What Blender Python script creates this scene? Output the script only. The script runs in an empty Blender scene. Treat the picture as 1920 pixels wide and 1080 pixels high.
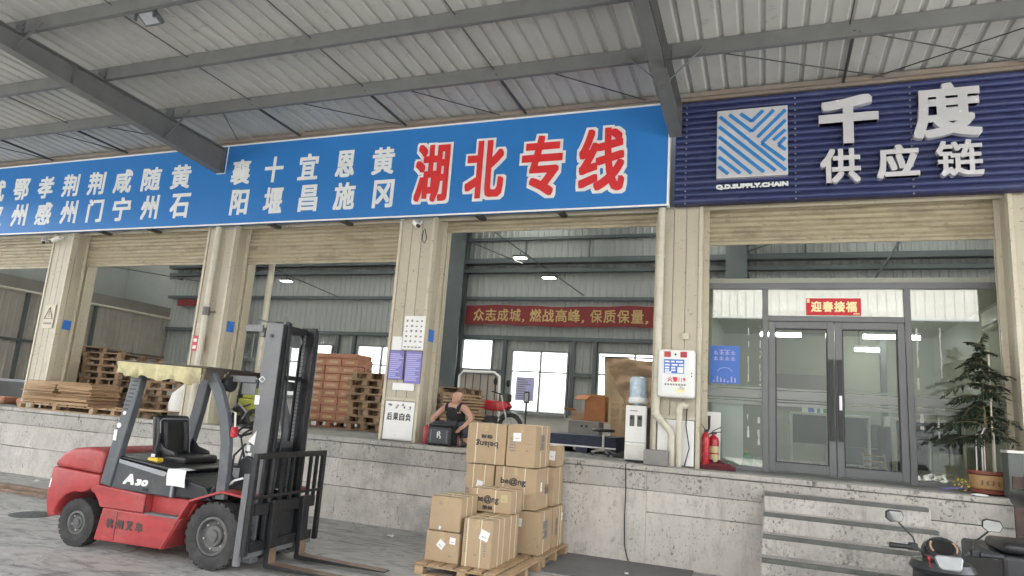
import bpy, bmesh, math, random
from mathutils import Vector, Matrix, Quaternion
R = math.radians
PI = math.pi
S = bpy.context.scene
C = S.collection
random.seed(7)

# ---------------------------------------------------------------- camera, sky, sun, exposure
cam = bpy.data.cameras.new('camera')
cam.sensor_width = 36.0
cam.lens = 1256.45 * 36 / 1920
cam.clip_start = 0.05
cam.clip_end = 1500
camo = bpy.data.objects.new('camera', cam)
C.objects.link(camo)
yaw, pitch, roll = R(-21.146), R(10.678), R(4.031)
fwd = Vector((math.sin(yaw) * math.cos(pitch), math.cos(yaw) * math.cos(pitch), math.sin(pitch)))
rgt = Vector((math.cos(yaw), -math.sin(yaw), 0))
upv = rgt.cross(fwd)
r2 = rgt * math.cos(roll) + upv * math.sin(roll)
u2 = -rgt * math.sin(roll) + upv * math.cos(roll)
m = Matrix((r2, u2, -fwd)).transposed().to_4x4()
m.translation = Vector((0, -9.3, 1.784))
camo.matrix_world = m
S.camera = camo

w = bpy.data.worlds.new('World')
S.world = w
w.use_nodes = True
nt = w.node_tree
bg = nt.nodes['Background']
sky = nt.nodes.new('ShaderNodeTexSky')
sky.sky_type = 'NISHITA'
sky.sun_disc = False
sky.sun_elevation = R(58)
sky.sun_rotation = R(25)
sky.air_density = 1.0
sky.dust_density = 4.0
sky.ozone_density = 1.0
hs = nt.nodes.new('ShaderNodeHueSaturation')
hs.inputs['Saturation'].default_value = 0.22
nt.links.new(sky.outputs[0], hs.inputs['Color'])
nt.links.new(hs.outputs[0], bg.inputs[0])
bg.inputs[1].default_value = 0.15

sun = bpy.data.lights.new('sun', 'SUN')
sun.energy = 1.5
sun.angle = R(12)
sun.color = (1, 0.95, 0.88)
suno = bpy.data.objects.new('sun', sun)
C.objects.link(suno)
# thin overcast: a soft sun high behind the warehouse lights the open yard and the far side of it
sd = Vector((math.sin(R(25)) * math.cos(R(58)), math.cos(R(25)) * math.cos(R(58)), math.sin(R(58))))
suno.rotation_euler = sd.to_track_quat('Z', 'Y').to_euler()

S.view_settings.view_transform = 'Standard'
S.view_settings.look = 'None'
S.view_settings.gamma = 1
S.view_settings.exposure = 3.18
S.cycles.max_bounces = 10
S.cycles.diffuse_bounces = 6
S.cycles.transparent_max_bounces = 24

# ---------------------------------------------------------------- helpers
class MB:
    """collects geometry for ONE mesh object"""
    def __init__(s):
        s.v = []; s.f = []; s.M = None
    def add(s, vs, fs):
        b = len(s.v)
        for p in vs:
            p = Vector(p)
            s.v.append(s.M @ p if s.M else p)
        s.f += [tuple(i + b for i in f) for f in fs]
        return s
    def box(s, x0, x1, y0, y1, z0, z1):
        return s.add([(x0, y0, z0), (x1, y0, z0), (x1, y1, z0), (x0, y1, z0), (x0, y0, z1), (x1, y0, z1), (x1, y1, z1), (x0, y1, z1)],
                     [(0, 3, 2, 1), (4, 5, 6, 7), (0, 1, 5, 4), (1, 2, 6, 5), (2, 3, 7, 6), (3, 0, 4, 7)])
    def bar(s, a, b, w, h, up=(0, 0, 1)):
        """a rectangular bar from a to b, w across, h along up"""
        a = Vector(a); b = Vector(b); d = (b - a).normalized(); up = Vector(up)
        if abs(d.dot(up)) > .98: up = Vector((1, 0, 0))
        x = d.cross(up).normalized(); y = x.cross(d).normalized()
        vs = []
        for p in (a, b):
            for i, j in ((-1, -1), (1, -1), (1, 1), (-1, 1)):
                vs.append(p + x * (i * w / 2) + y * (j * h / 2))
        return s.add(vs, [(3, 2, 1, 0), (4, 5, 6, 7), (0, 1, 5, 4), (1, 2, 6, 5), (2, 3, 7, 6), (3, 0, 4, 7)])
    def tube(s, pts, r, n=8, cap=True):
        pts = [Vector(p) for p in pts]
        rs = r if isinstance(r, (list, tuple)) else [r] * len(pts)
        vs = []; fs = []
        prev = None
        for i, p in enumerate(pts):
            d = (pts[min(i + 1, len(pts) - 1)] - pts[max(i - 1, 0)]).normalized()
            if prev is None:
                x = d.orthogonal().normalized()
            else:
                x = (prev - d * prev.dot(d))
                x = x.normalized() if x.length > 1e-6 else d.orthogonal().normalized()
            prev = x
            y = d.cross(x)
            for k in range(n):
                a = 2 * PI * k / n
                vs.append(p + (x * math.cos(a) + y * math.sin(a)) * rs[i])
        for i in range(len(pts) - 1):
            for k in range(n):
                fs.append((i * n + k, i * n + (k + 1) % n, (i + 1) * n + (k + 1) % n, (i + 1) * n + k))
        if cap:
            fs.append(tuple(range(n - 1, -1, -1))); fs.append(tuple(range((len(pts) - 1) * n, len(pts) * n)))
        return s.add(vs, fs)
    def lathe(s, prof, n=20, axis='z', c=(0, 0, 0), cap=True):
        """prof: (radius, height)"""
        vs = []; fs = []
        for r, h in prof:
            for k in range(n):
                a = 2 * PI * k / n
                q = (r * math.cos(a), r * math.sin(a), h)
                if axis == 'y': q = (q[0], q[2], q[1])
                if axis == 'x': q = (q[2], q[0], q[1])
                vs.append((q[0] + c[0], q[1] + c[1], q[2] + c[2]))
        for i in range(len(prof) - 1):
            for k in range(n):
                fs.append((i * n + k, i * n + (k + 1) % n, (i + 1) * n + (k + 1) % n, (i + 1) * n + k))
        if cap:
            fs.append(tuple(range(n - 1, -1, -1))); fs.append(tuple(range((len(prof) - 1) * n, len(prof) * n)))
        return s.add(vs, fs)
    def prism(s, poly, a, b, plane='xz'):
        """poly in a plane, extruded from a to b along the third axis"""
        n = len(poly)
        def P(q, t):
            if plane == 'xz': return (q[0], t, q[1])
            if plane == 'xy': return (q[0], q[1], t)
            return (t, q[0], q[1])
        vs = [P(q, a) for q in poly] + [P(q, b) for q in poly]
        fs = [tuple(range(n)), tuple(range(2 * n - 1, n - 1, -1))] + [(i, i + n, (i + 1) % n + n, (i + 1) % n) for i in range(n)]
        return s.add(vs, fs)
    def quad(s, a, b, c, d):
        return s.add([a, b, c, d], [(0, 1, 2, 3)])

def mesh(name, mb, bevel=0, seg=2, smooth=False, ang=35):
    me = bpy.data.meshes.new(name)
    bm = bmesh.new()
    vs = [bm.verts.new(p) for p in mb.v]
    for f in mb.f:
        try: bm.faces.new([vs[i] for i in f])
        except ValueError: pass
    bmesh.ops.recalc_face_normals(bm, faces=bm.faces)
    if bevel:
        es = [e for e in bm.edges if len(e.link_faces) == 2 and e.calc_face_angle(0) > R(25)]
        bmesh.ops.bevel(bm, geom=es, offset=bevel, segments=seg, affect='EDGES', profile=.5, clamp_overlap=True)
    if smooth:
        for f in bm.faces: f.smooth = True
        for e in bm.edges:
            if len(e.link_faces) == 2 and e.calc_face_angle(0) > R(ang): e.smooth = False
    bm.to_mesh(me); bm.free()
    return me

def link(name, me, mt, parent=None, loc=None, rot=None):
    o = bpy.data.objects.new(name, me)
    C.objects.link(o)
    if mt and not me.materials: me.materials.append(mt)
    if parent: o.parent = parent
    if loc is not None: o.location = loc
    if rot is not None: o.rotation_euler = rot
    return o

def obj(name, mb, mt, parent=None, bevel=0, seg=2, smooth=False, loc=None, rot=None, ang=35):
    return link(name, mesh(name, mb, bevel, seg, smooth, ang), mt, parent, loc, rot)

def tag(o, label, cat=None, group=None, kind=None):
    o['label'] = label
    if cat: o['category'] = cat
    if group: o['group'] = group
    if kind: o['kind'] = kind
    return o

def thing(name, label, cat, loc=(0, 0, 0), rz=0, group=None):
    o = bpy.data.objects.new(name, None)
    o.empty_display_size = .1
    C.objects.link(o)
    o.location = loc; o.rotation_euler = (0, 0, rz)
    return tag(o, label, cat, group)

def struct(o):
    o['kind'] = 'structure'
    return o

def dup(root, loc=None, rz=None, label=None, group=None):
    def cp(o, par):
        c = o.copy(); C.objects.link(c)
        if par: c.parent = par
        for k in [k for k in o.children]: cp(k, c)
        return c
    c = cp(root, None)
    if loc is not None: c.location = loc
    if rz is not None: c.rotation_euler = (0, 0, rz)
    if label: c['label'] = label
    if group: c['group'] = group
    return c

ORD = ['bottom', 'second from the bottom', 'third from the bottom', 'fourth from the bottom', 'fifth from the bottom', 'sixth from the bottom', 'seventh from the bottom', 'eighth from the bottom', 'ninth from the bottom', 'tenth from the bottom',
       'eleventh from the bottom', 'twelfth from the bottom', 'thirteenth from the bottom', 'fourteenth from the bottom', 'fifteenth from the bottom', 'sixteenth from the bottom', 'seventeenth from the bottom', 'eighteenth from the bottom']
def ordinal(i, n):
    return 'topmost' if i == n - 1 else ORD[i]
def stuff(o):
    o['kind'] = 'stuff'
    return o

# ---------------------------------------------------------------- materials
def mat(name, col, rough=.6, metal=0.0, var=.12, scale=5.0, dirt=None, bump=0.0, bscale=60.0, streak=None, spec=.5, emit=0.0, stretch=None, grime=None):
    """procedural: base colour mottled by noise, optional dirt = (colour, amount, scale), optional streak = (axis scale vector, amount)"""
    mt = bpy.data.materials.new(name)
    mt.use_nodes = True
    n = mt.node_tree; b = n.nodes['Principled BSDF']
    b.inputs['Roughness'].default_value = rough
    b.inputs['Metallic'].default_value = metal
    b.inputs['Specular IOR Level'].default_value = spec
    tc = n.nodes.new('ShaderNodeTexCoord'); oi = n.nodes.new('ShaderNodeObjectInfo')
    mul = n.nodes.new('ShaderNodeMath'); mul.operation = 'MULTIPLY'; mul.inputs[1].default_value = 37.0
    n.links.new(oi.outputs['Random'], mul.inputs[0])
    add = n.nodes.new('ShaderNodeVectorMath'); add.operation = 'ADD'
    n.links.new(tc.outputs['Object'], add.inputs[0]); n.links.new(mul.outputs[0], add.inputs[1])
    vec = add.outputs[0]
    def noise(sc, det=6, rgh=.6, st=None):
        v = vec
        if st:
            mp = n.nodes.new('ShaderNodeMapping'); mp.inputs['Scale'].default_value = st
            n.links.new(vec, mp.inputs[0]); v = mp.outputs[0]
        t = n.nodes.new('ShaderNodeTexNoise'); t.inputs['Scale'].default_value = sc
        t.inputs['Detail'].default_value = det; t.inputs['Roughness'].default_value = rgh
        n.links.new(v, t.inputs['Vector'])
        return t.outputs['Fac']
    def ramp(fac, p0, p1):
        r = n.nodes.new('ShaderNodeMapRange'); r.inputs[1].default_value = p0; r.inputs[2].default_value = p1
        r.clamp = True
        n.links.new(fac, r.inputs[0]); return r.outputs[0]
    def mix(fac, a, bb):
        x = n.nodes.new('ShaderNodeMix'); x.data_type = 'RGBA'
        n.links.new(fac, x.inputs['Factor'])
        for sock, val in ((x.inputs[6], a), (x.inputs[7], bb)):
            if isinstance(val, (tuple, list)): sock.default_value = (*val[:3], 1)
            else: n.links.new(val, sock)
        return x.outputs[2]
    lo = tuple(c * (1 - var) for c in col[:3]); hi = tuple(min(1, c * (1 + var)) for c in col[:3])
    c = mix(ramp(noise(scale, st=stretch), .3, .7), lo, hi)
    if streak:
        c = mix(ramp(noise(streak[2] if len(streak) > 2 else 3.0, 5, .65, streak[0]), .48, .72 ), c, tuple(x * (1 - streak[1]) for x in col[:3]))
    if dirt:
        d0 = dirt[3] if len(dirt) > 3 else .5
        f = ramp(noise(dirt[2], 8, .7), d0, d0 + .2)
        fm = n.nodes.new('ShaderNodeMath'); fm.operation = 'MULTIPLY'; fm.inputs[1].default_value = dirt[1]
        n.links.new(f, fm.inputs[0])
        c = mix(fm.outputs[0], c, dirt[0])
    if grime:      # (colour, amount, scale, threshold): small smudges and scratches, in loose clusters
        f = ramp(noise(grime[2], 6, .75, (1, 1, 1.6)), grime[3], grime[3] + .06); k = ramp(noise(grime[2] * .13, 4, .6), .42, .62)
        f1 = n.nodes.new('ShaderNodeMath'); f1.operation = 'MULTIPLY'; n.links.new(f, f1.inputs[0]); n.links.new(k, f1.inputs[1])
        f2 = n.nodes.new('ShaderNodeMath'); f2.operation = 'MULTIPLY'; f2.inputs[1].default_value = grime[1]; n.links.new(f1.outputs[0], f2.inputs[0])
        c = mix(f2.outputs[0], c, grime[0])
    n.links.new(c, b.inputs['Base Color'])
    if bump:
        bp = n.nodes.new('ShaderNodeBump'); bp.inputs['Strength'].default_value = bump; bp.inputs['Distance'].default_value = .01
        n.links.new(noise(bscale, 5, .6), bp.inputs['Height']); n.links.new(bp.outputs[0], b.inputs['Normal'])
    rr = n.nodes.new('ShaderNodeMapRange'); rr.inputs[3].default_value = max(0, rough - .08); rr.inputs[4].default_value = min(1, rough + .12)
    n.links.new(noise(scale * 2.3), rr.inputs[0]); n.links.new(rr.outputs[0], b.inputs['Roughness'])
    if emit:
        n.links.new(c, b.inputs['Emission Color']); b.inputs['Emission Strength'].default_value = emit
    return mt

def glass(name, tint=(.92, .96, .94), refl=1.0, haze=0.0):
    mt = bpy.data.materials.new(name); mt.use_nodes = True
    n = mt.node_tree; n.nodes.clear()
    out = n.nodes.new('ShaderNodeOutputMaterial'); tr = n.nodes.new('ShaderNodeBsdfTransparent'); tr.inputs[0].default_value = (*tint, 1)
    gl = n.nodes.new('ShaderNodeBsdfGlossy'); gl.inputs['Roughness'].default_value = .015
    fr = n.nodes.new('ShaderNodeFresnel'); fr.inputs['IOR'].default_value = 1.5
    mu = n.nodes.new('ShaderNodeMath'); mu.operation = 'MULTIPLY_ADD'; mu.inputs[1].default_value = refl * 1.6; mu.inputs[2].default_value = .02; mu.use_clamp = True
    mx = n.nodes.new('ShaderNodeMixShader')
    n.links.new(fr.outputs[0], mu.inputs[0]); n.links.new(mu.outputs[0], mx.inputs[0])
    n.links.new(tr.outputs[0], mx.inputs[1]); n.links.new(gl.outputs[0], mx.inputs[2])
    last = mx
    if haze:
        df = n.nodes.new('ShaderNodeBsdfDiffuse'); df.inputs[0].default_value = (.7, .72, .68, 1)
        ns = n.nodes.new('ShaderNodeTexNoise'); ns.inputs['Scale'].default_value = 3; ns.inputs['Detail'].default_value = 8
        tc = n.nodes.new('ShaderNodeTexCoord'); n.links.new(tc.outputs['Object'], ns.inputs['Vector'])
        mr = n.nodes.new('ShaderNodeMapRange'); mr.inputs[1].default_value = .3; mr.inputs[2].default_value = .8; mr.inputs[3].default_value = haze * .4; mr.inputs[4].default_value = haze * 1.6
        n.links.new(ns.outputs[0], mr.inputs[0])
        m2 = n.nodes.new('ShaderNodeMixShader'); n.links.new(mr.outputs[0], m2.inputs[0])
        n.links.new(mx.outputs[0], m2.inputs[1]); n.links.new(df.outputs[0], m2.inputs[2]); last = m2
    n.links.new(last.outputs[0], out.inputs[0])
    return mt

def lamp_mat(name, col, e):
    mt = bpy.data.materials.new(name); mt.use_nodes = True
    b = mt.node_tree.nodes['Principled BSDF']; b.inputs['Base Color'].default_value = (.8, .8, .8, 1)
    b.inputs['Emission Color'].default_value = (*col, 1); b.inputs['Emission Strength'].default_value = e
    return mt

def translucent(name, col):
    mt = bpy.data.materials.new(name); mt.use_nodes = True
    n = mt.node_tree; n.nodes.clear()
    out = n.nodes.new('ShaderNodeOutputMaterial'); a = n.nodes.new('ShaderNodeBsdfTranslucent'); d = n.nodes.new('ShaderNodeBsdfDiffuse')
    a.inputs[0].default_value = (*col, 1); d.inputs[0].default_value = (*col, 1)
    mx = n.nodes.new('ShaderNodeMixShader'); mx.inputs[0].default_value = .35
    n.links.new(a.outputs[0], mx.inputs[1]); n.links.new(d.outputs[0], mx.inputs[2]); n.links.new(mx.outputs[0], out.inputs[0])
    return mt

# concrete floor of the yard: worn grey concrete, long scuffs and tyre marks
def yard_mat():
    mt = mat('yard_concrete', (.43, .425, .405), rough=.62, var=.12, scale=.6, bump=.25, bscale=45)
    n = mt.node_tree; b = n.nodes['Principled BSDF']
    src = b.inputs['Base Color'].links[0].from_socket
    tc = n.nodes.new('ShaderNodeTexCoord')
    def layer(src, sc, rot, scale, lo, hi, colr, amt, dist=1.5, det=8):
        mp = n.nodes.new('ShaderNodeMapping'); mp.inputs['Scale'].default_value = sc; mp.inputs['Rotation'].default_value = (0, 0, R(rot))
        n.links.new(tc.outputs['Object'], mp.inputs[0])
        t = n.nodes.new('ShaderNodeTexNoise'); t.inputs['Scale'].default_value = scale; t.inputs['Detail'].default_value = det; t.inputs['Distortion'].default_value = dist; t.inputs['Roughness'].default_value = .65
        n.links.new(mp.outputs[0], t.inputs['Vector'])
        r = n.nodes.new('ShaderNodeMapRange'); r.inputs[1].default_value = lo; r.inputs[2].default_value = hi; r.inputs[4].default_value = amt
        n.links.new(t.outputs[0], r.inputs[0])
        x = n.nodes.new('ShaderNodeMix'); x.data_type = 'RGBA'; n.links.new(r.outputs[0], x.inputs[0]); n.links.new(src, x.inputs[6]); x.inputs[7].default_value = (*colr, 1)
        return x.outputs[2]
    src = layer(src, (.6, 1.3, 1), 12, 1.2, .5, .70, (.17, .17, .167), .8, 3.5)
    src = layer(src, (.5, 1.6, 1), -25, 1.7, .54, .64, (.15, .15, .148), .65, 4.5)
    src = layer(src, (.6, 1.7, 1), 35, 1.5, .56, .66, (.56, .555, .54), .7, 4.5)
    src = layer(src, (1, 1, 1), 0, .32, .48, .62, (.17, .17, .168), .7, .6)
    def scuff(src, scale, seed, w_, colr, amt):
        mp = n.nodes.new('ShaderNodeMapping'); mp.inputs['Location'].default_value = (seed * 13.7, seed * 7.1, 0); mp.inputs['Scale'].default_value = (.5, 1, 1)
        n.links.new(tc.outputs['Object'], mp.inputs[0])
        t = n.nodes.new('ShaderNodeTexNoise'); t.inputs['Scale'].default_value = scale; t.inputs['Detail'].default_value = 1.5; t.inputs['Distortion'].default_value = .6
        n.links.new(mp.outputs[0], t.inputs['Vector'])
        s1 = n.nodes.new('ShaderNodeMath'); s1.operation = 'SUBTRACT'; s1.inputs[1].default_value = .5; n.links.new(t.outputs[0], s1.inputs[0])
        s2 = n.nodes.new('ShaderNodeMath'); s2.operation = 'ABSOLUTE'; n.links.new(s1.outputs[0], s2.inputs[0])
        r = n.nodes.new('ShaderNodeMapRange'); r.inputs[1].default_value = w_ * .4; r.inputs[2].default_value = w_; r.inputs[3].default_value = amt; r.inputs[4].default_value = 0
        n.links.new(s2.outputs[0], r.inputs[0])
        k = n.nodes.new('ShaderNodeTexNoise'); k.inputs['Scale'].default_value = 2.5; k.inputs['Detail'].default_value = 8; n.links.new(mp.outputs[0], k.inputs['Vector'])
        q = n.nodes.new('ShaderNodeMapRange'); q.inputs[1].default_value = .42; q.inputs[2].default_value = .6; n.links.new(k.outputs[0], q.inputs[0])
        mm = n.nodes.new('ShaderNodeMath'); mm.operation = 'MULTIPLY'; n.links.new(r.outputs[0], mm.inputs[0]); n.links.new(q.outputs[0], mm.inputs[1])
        x = n.nodes.new('ShaderNodeMix'); x.data_type = 'RGBA'; n.links.new(mm.outputs[0], x.inputs[0]); n.links.new(src, x.inputs[6]); x.inputs[7].default_value = (*colr, 1)
        return x.outputs[2]
    src = scuff(src, .55, 1, .016, (.07, .07, .07), .5)
    src = scuff(src, .7, 2, .012, (.12, .12, .12), .35)
    src = scuff(src, .9, 3, .010, (.11, .11, .11), .35)
    src = scuff(src, 1.6, 5, .004, (.06, .06, .06), .6)
    src = layer(src, (1, 1, 1), 0, 26, .64, .70, (.09, .09, .09), .7, 0.0, 3)
    src = layer(src, (1, 1, 1), 0, 1.6, .66, .73, (.05, .05, .052), .7, .4, 6)
    n.links.new(src, b.inputs['Base Color'])
    return mt

# whitewashed, chipped concrete of the loading dock
def dock_mat(name, col, chips=.62, dark=(.10, .10, .095), stain=.55, vst=.7):
    mt = mat(name, col, rough=.8, var=.1, scale=1.4, bump=.5, bscale=30)
    n = mt.node_tree; b = n.nodes['Principled BSDF']
    src = b.inputs['Base Color'].links[0].from_socket
    tc = n.nodes.new('ShaderNodeTexCoord')
    def layer(src, sc, scale, lo, hi, colr, amt, det=8, rgh=.7, dist=0.0, mask=None):
        mp = n.nodes.new('ShaderNodeMapping'); mp.inputs['Scale'].default_value = sc
        n.links.new(tc.outputs['Object'], mp.inputs[0])
        t = n.nodes.new('ShaderNodeTexNoise'); t.inputs['Scale'].default_value = scale; t.inputs['Detail'].default_value = det; t.inputs['Roughness'].default_value = rgh; t.inputs['Distortion'].default_value = dist
        n.links.new(mp.outputs[0], t.inputs['Vector'])
        r = n.nodes.new('ShaderNodeMapRange'); r.inputs[1].default_value = lo; r.inputs[2].default_value = hi; r.inputs[4].default_value = amt
        n.links.new(t.outputs[0], r.inputs[0])
        fac = r.outputs[0]
        if mask:
            k = n.nodes.new('ShaderNodeTexNoise'); k.inputs['Scale'].default_value = mask[0]; k.inputs['Detail'].default_value = 4
            n.links.new(tc.outputs['Object'], k.inputs['Vector'])
            q = n.nodes.new('ShaderNodeMapRange'); q.inputs[1].default_value = mask[1]; q.inputs[2].default_value = mask[2]; q.inputs[3].default_value = .06
            n.links.new(k.outputs[0], q.inputs[0])
            mm = n.nodes.new('ShaderNodeMath'); mm.operation = 'MULTIPLY'; n.links.new(fac, mm.inputs[0]); n.links.new(q.outputs[0], mm.inputs[1]); fac = mm.outputs[0]
        x = n.nodes.new('ShaderNodeMix'); x.data_type = 'RGBA'; n.links.new(fac, x.inputs[0]); n.links.new(src, x.inputs[6]); x.inputs[7].default_value = (*colr, 1)
        return x.outputs[2]
    src = layer(src, (1, 1, 1), .8, .46, .72, (.33, .315, .29), stain)
    src = layer(src, (2.2, 2.2, 1), 4.5, .50, .72, (.30, .285, .26), vst, 10, .8)
    src = layer(src, (4, 4, .6), 2.6, .54, .74, (.25, .24, .22), vst, 8, .75)
    src = layer(src, (1, 1, .55), 9, chips, chips + .05, dark, .85, 5, .65, 0.0, (1.3, .50, .66))
    src = layer(src, (1, 1, .8), 32, chips - .03, chips + .03, dark, .8, 2, .5, 0.0, (2.2, .42, .62))
    src = layer(src, (1, 1, 1), .5, .52, .66, (.20, .19, .175), .7, 11, .78)
    src = layer(src, (2.5, 2.5, .5), 1.6, .60, .72, (.13, .125, .115), .6, 9, .8, .6)
    src = layer(src, (1, 1, 1), 2.0, .60, .70, (.60, .59, .56), .5, 9, .75)
    n.links.new(src, b.inputs['Base Color'])
    return mt

M = {}
M['yard'] = yard_mat()
M['dock'] = dock_mat('dock_whitewash', (.56, .53, .485), chips=.625, stain=.6, vst=.6)
M['dock_top'] = dock_mat('dock_band', (.44, .42, .385), chips=.605, stain=.8, vst=.9)
M['step'] = dock_mat('step_concrete', (.50, .475, .44), chips=.59, stain=.7, vst=.95)
M['step_dark'] = mat('step_nosing', (.11, .115, .105), .7, var=.25, scale=6, bump=.3)
M['dock_floor'] = mat('dock_floor', (.17, .17, .16), .55, var=.2, scale=1.2, dirt=((.1, .1, .1), .5, 3))
M['cream'] = mat('cream_cladding', (.455, .41, .315), .45, var=.05, scale=1.0, dirt=((.27, .235, .175), .55, 1.5, .56), bump=.03, grime=((.13, .105, .075), .8, 14, .585))
M['cream_trim'] = mat('cream_trim', (.53, .48, .37), .4, var=.05, scale=3, dirt=((.29, .25, .18), .4, 4, .6), grime=((.12, .10, .075), .8, 14, .57))
M['seam'] = mat('cladding_seam', (.17, .15, .11), .6, var=.1)
M['shutter'] = mat('shutter_slat', (.40, .345, .235), .38, var=.08, scale=3, dirt=((.17, .13, .09), .65, 1.4, .48), stretch=(.4, 3, 3), grime=((.12, .09, .06), .6, 10, .57))
M['shutter_box'] = mat('shutter_hood', (.34, .30, .21), .5, var=.1, scale=3, dirt=((.15, .12, .09), .6, 2))
M['steel'] = mat('grey_steel', (.14, .143, .14), .5, .0, var=.12, scale=2.5, dirt=((.07, .066, .06), .5, 3, .55), grime=((.2, .16, .12), .5, 9, .585))
M['steel_dark'] = mat('dark_steel', (.075, .082, .085), .5, var=.15, scale=3)
M['steel_int'] = mat('warehouse_steel', (.085, .1, .105), .5, var=.12, scale=2)
M['rod'] = mat('tie_rod', (.05, .05, .05), .6, var=.1)
M['roof'] = mat('roof_sheet', (.43, .43, .405), .5, var=.06, scale=.6, dirt=((.31, .285, .245), .45, .7, .53), stretch=(1, .5, 1), grime=((.2, .175, .14), .5, 5, .58))
M['gutter'] = mat('eave_gutter', (.22, .19, .16), .5, var=.2, scale=2, dirt=((.28, .17, .10), .6, 2.5))
M['int_wall'] = mat('wall_sheet', (.31, .322, .312), .5, var=.05, scale=.7, dirt=((.22, .22, .21), .4, 1.0, .55))
M['part_wall'] = mat('partition_sheet', (.36, .325, .29), .5, var=.12, scale=.6, dirt=((.2, .175, .15), .5, .8))
M['part_band'] = mat('partition_band', (.24, .22, .2), .6, var=.1, scale=.8)
M['plaster'] = mat('plaster', (.48, .46, .43), .8, var=.08, scale=1, dirt=((.3, .28, .25), .6, 1.5))
M['skylight'] = translucent('skylight', (.85, .87, .84))
M['alu'] = mat('window_frame', (.20, .21, .21), .45, var=.08)
M['blue'] = mat('sign_blue', (.030, .185, .50), .42, var=.05, scale=.5, spec=.3)
M['white'] = mat('white_paint', (.78, .78, .76), .45, var=.03, scale=4, grime=((.28, .25, .2), .5, 12, .60))
M['sign_red'] = mat('sign_red', (.66, .028, .030), .45, var=.05)
M['sign_border'] = mat('sign_border', (.82, .82, .80), .4, var=.03)
M['char_white'] = mat('character_white', (.74, .76, .74), .5, var=.05)
M['navy'] = mat('navy_louvre', (.028, .038, .118), .3, .0, var=.12, scale=1.5, dirt=((.085, .09, .16), .5, 2.0))
M['navy_back'] = mat('navy_back', (.018, .018, .07), .5)
M['silver'] = mat('polished_silver', (.74, .73, .74), .22, .35, var=.06, scale=3)
M['silver_side'] = mat('silver_side', (.80, .80, .79), .12, 1.0, var=.05, scale=3)
M['logo_blue'] = mat('logo_blue', (.03, .20, .48), .35, var=.06)
M['frame_grey'] = mat('door_frame_grey', (.14, .145, .15), .4, .1, var=.06, scale=4)
M['glass'] = glass('store_glass', (.84, .88, .85), 1.1, .02)
M['win_glass'] = glass('window_glass', (.95, .97, .97), 1.0, .03)
M['red_paper'] = mat('red_paper', (.56, .022, .035), .6, var=.05)
M['gold_text'] = mat('gold_print', (.50, .35, .15), .6, var=.12)
M['cream_text'] = mat('pale_gold_print', (.85, .76, .42), .6, var=.04)
M['banner_red'] = mat('banner_cloth', (.20, .028, .030), .8, var=.12, scale=2)
M['poster_blue'] = mat('poster_blue', (.05, .16, .55), .4, var=.1, scale=2)
M['black'] = mat('black_plastic', (.018, .019, .021), .45, var=.2, scale=6)
M['ink'] = mat('ink', (.06, .055, .05), .7, var=.1)
M['ink_soft'] = mat('faded_ink', (.23, .2, .19), .7, var=.2, scale=20)
M['purple_print'] = mat('purple_poster', (.22, .20, .50), .5, var=.12, scale=6)
M['purple_light'] = mat('poster_lilac', (.45, .44, .72), .5, var=.08)
M['tape_blue'] = mat('blue_tape', (.03, .17, .58), .4, var=.1)
M['pvc'] = mat('pvc_pipe', (.56, .53, .43), .35, var=.05, scale=3, dirt=((.33, .29, .22), .5, 4))
M['wood'] = mat('pallet_wood', (.40, .275, .16), .75, var=.28, scale=3, stretch=(1, 6, 6), bump=.3, bscale=30, dirt=((.17, .11, .065), .5, 2.5))
M['wood_old'] = mat('old_pallet_wood', (.30, .20, .12), .8, var=.35, scale=3, stretch=(1, 6, 6), bump=.3, bscale=30, dirt=((.11, .07, .045), .6, 2.2, .47))
M['board'] = mat('cardboard_sheet', (.44, .29, .165), .8, var=.22, scale=4, stretch=(.4, .4, 4))
M['card'] = mat('carton_kraft', (.43, .315, .195), .72, var=.05, scale=1.5, dirt=((.36, .25, .15), .35, 5), grime=((.25, .17, .095), .5, 9, .58))
M['card_red'] = mat('carton_brown', (.40, .19, .115), .7, var=.14, scale=2)
M['card_tape'] = mat('packing_tape', (.48, .36, .20), .25, var=.08)
M['tape_residue'] = mat('tape_residue', (.50, .50, .47), .6, var=.15, scale=30)
M['strap'] = mat('plastic_strap', (.70, .62, .45), .35, var=.05)
M['paper'] = mat('white_paper', (.80, .80, .79), .7, var=.03)
M['fl_red'] = mat('forklift_red', (.385, .043, .044), .42, var=.10, scale=3, dirt=((.38, .12, .11), .6, 1.6, .48), streak=((1, 1, 4), .22), grime=((.09, .045, .04), .75, 16, .56))
M['fl_dark'] = mat('forklift_charcoal', (.052, .056, .062), .42, var=.12, scale=4, dirt=((.1, .1, .095), .4, 5), grime=((.16, .15, .14), .6, 18, .58))
M['fl_grey'] = mat('forklift_post_grey', (.085, .095, .105), .42, var=.12, scale=4, dirt=((.15, .14, .13), .5, 4), grime=((.2, .19, .175), .6, 18, .58))
M['fl_mast'] = mat('mast_grey', (.145, .15, .155), .42, .05, var=.12, scale=4, dirt=((.2, .185, .165), .5, 4))
M['fl_mast_dark'] = mat('mast_channel', (.022, .023, .025), .4, .2, var=.25, scale=5, dirt=((.06, .055, .05), .5, 6))
M['fork'] = mat('worn_fork', (.24, .165, .115), .5, .4, var=.3, scale=5, dirt=((.08, .06, .05), .6, 4))
M['rubber'] = mat('tyre_rubber', (.034, .033, .033), .75, var=.2, scale=6, dirt=((.10, .095, .09), .55, 5, .5), bump=.2)
M['rim'] = mat('wheel_rim', (.125, .125, .12), .5, .2, var=.2, scale=8, dirt=((.05, .045, .04), .6, 7))
M['bolt'] = mat('bolt_steel', (.45, .44, .42), .35, .8, var=.1)
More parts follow.
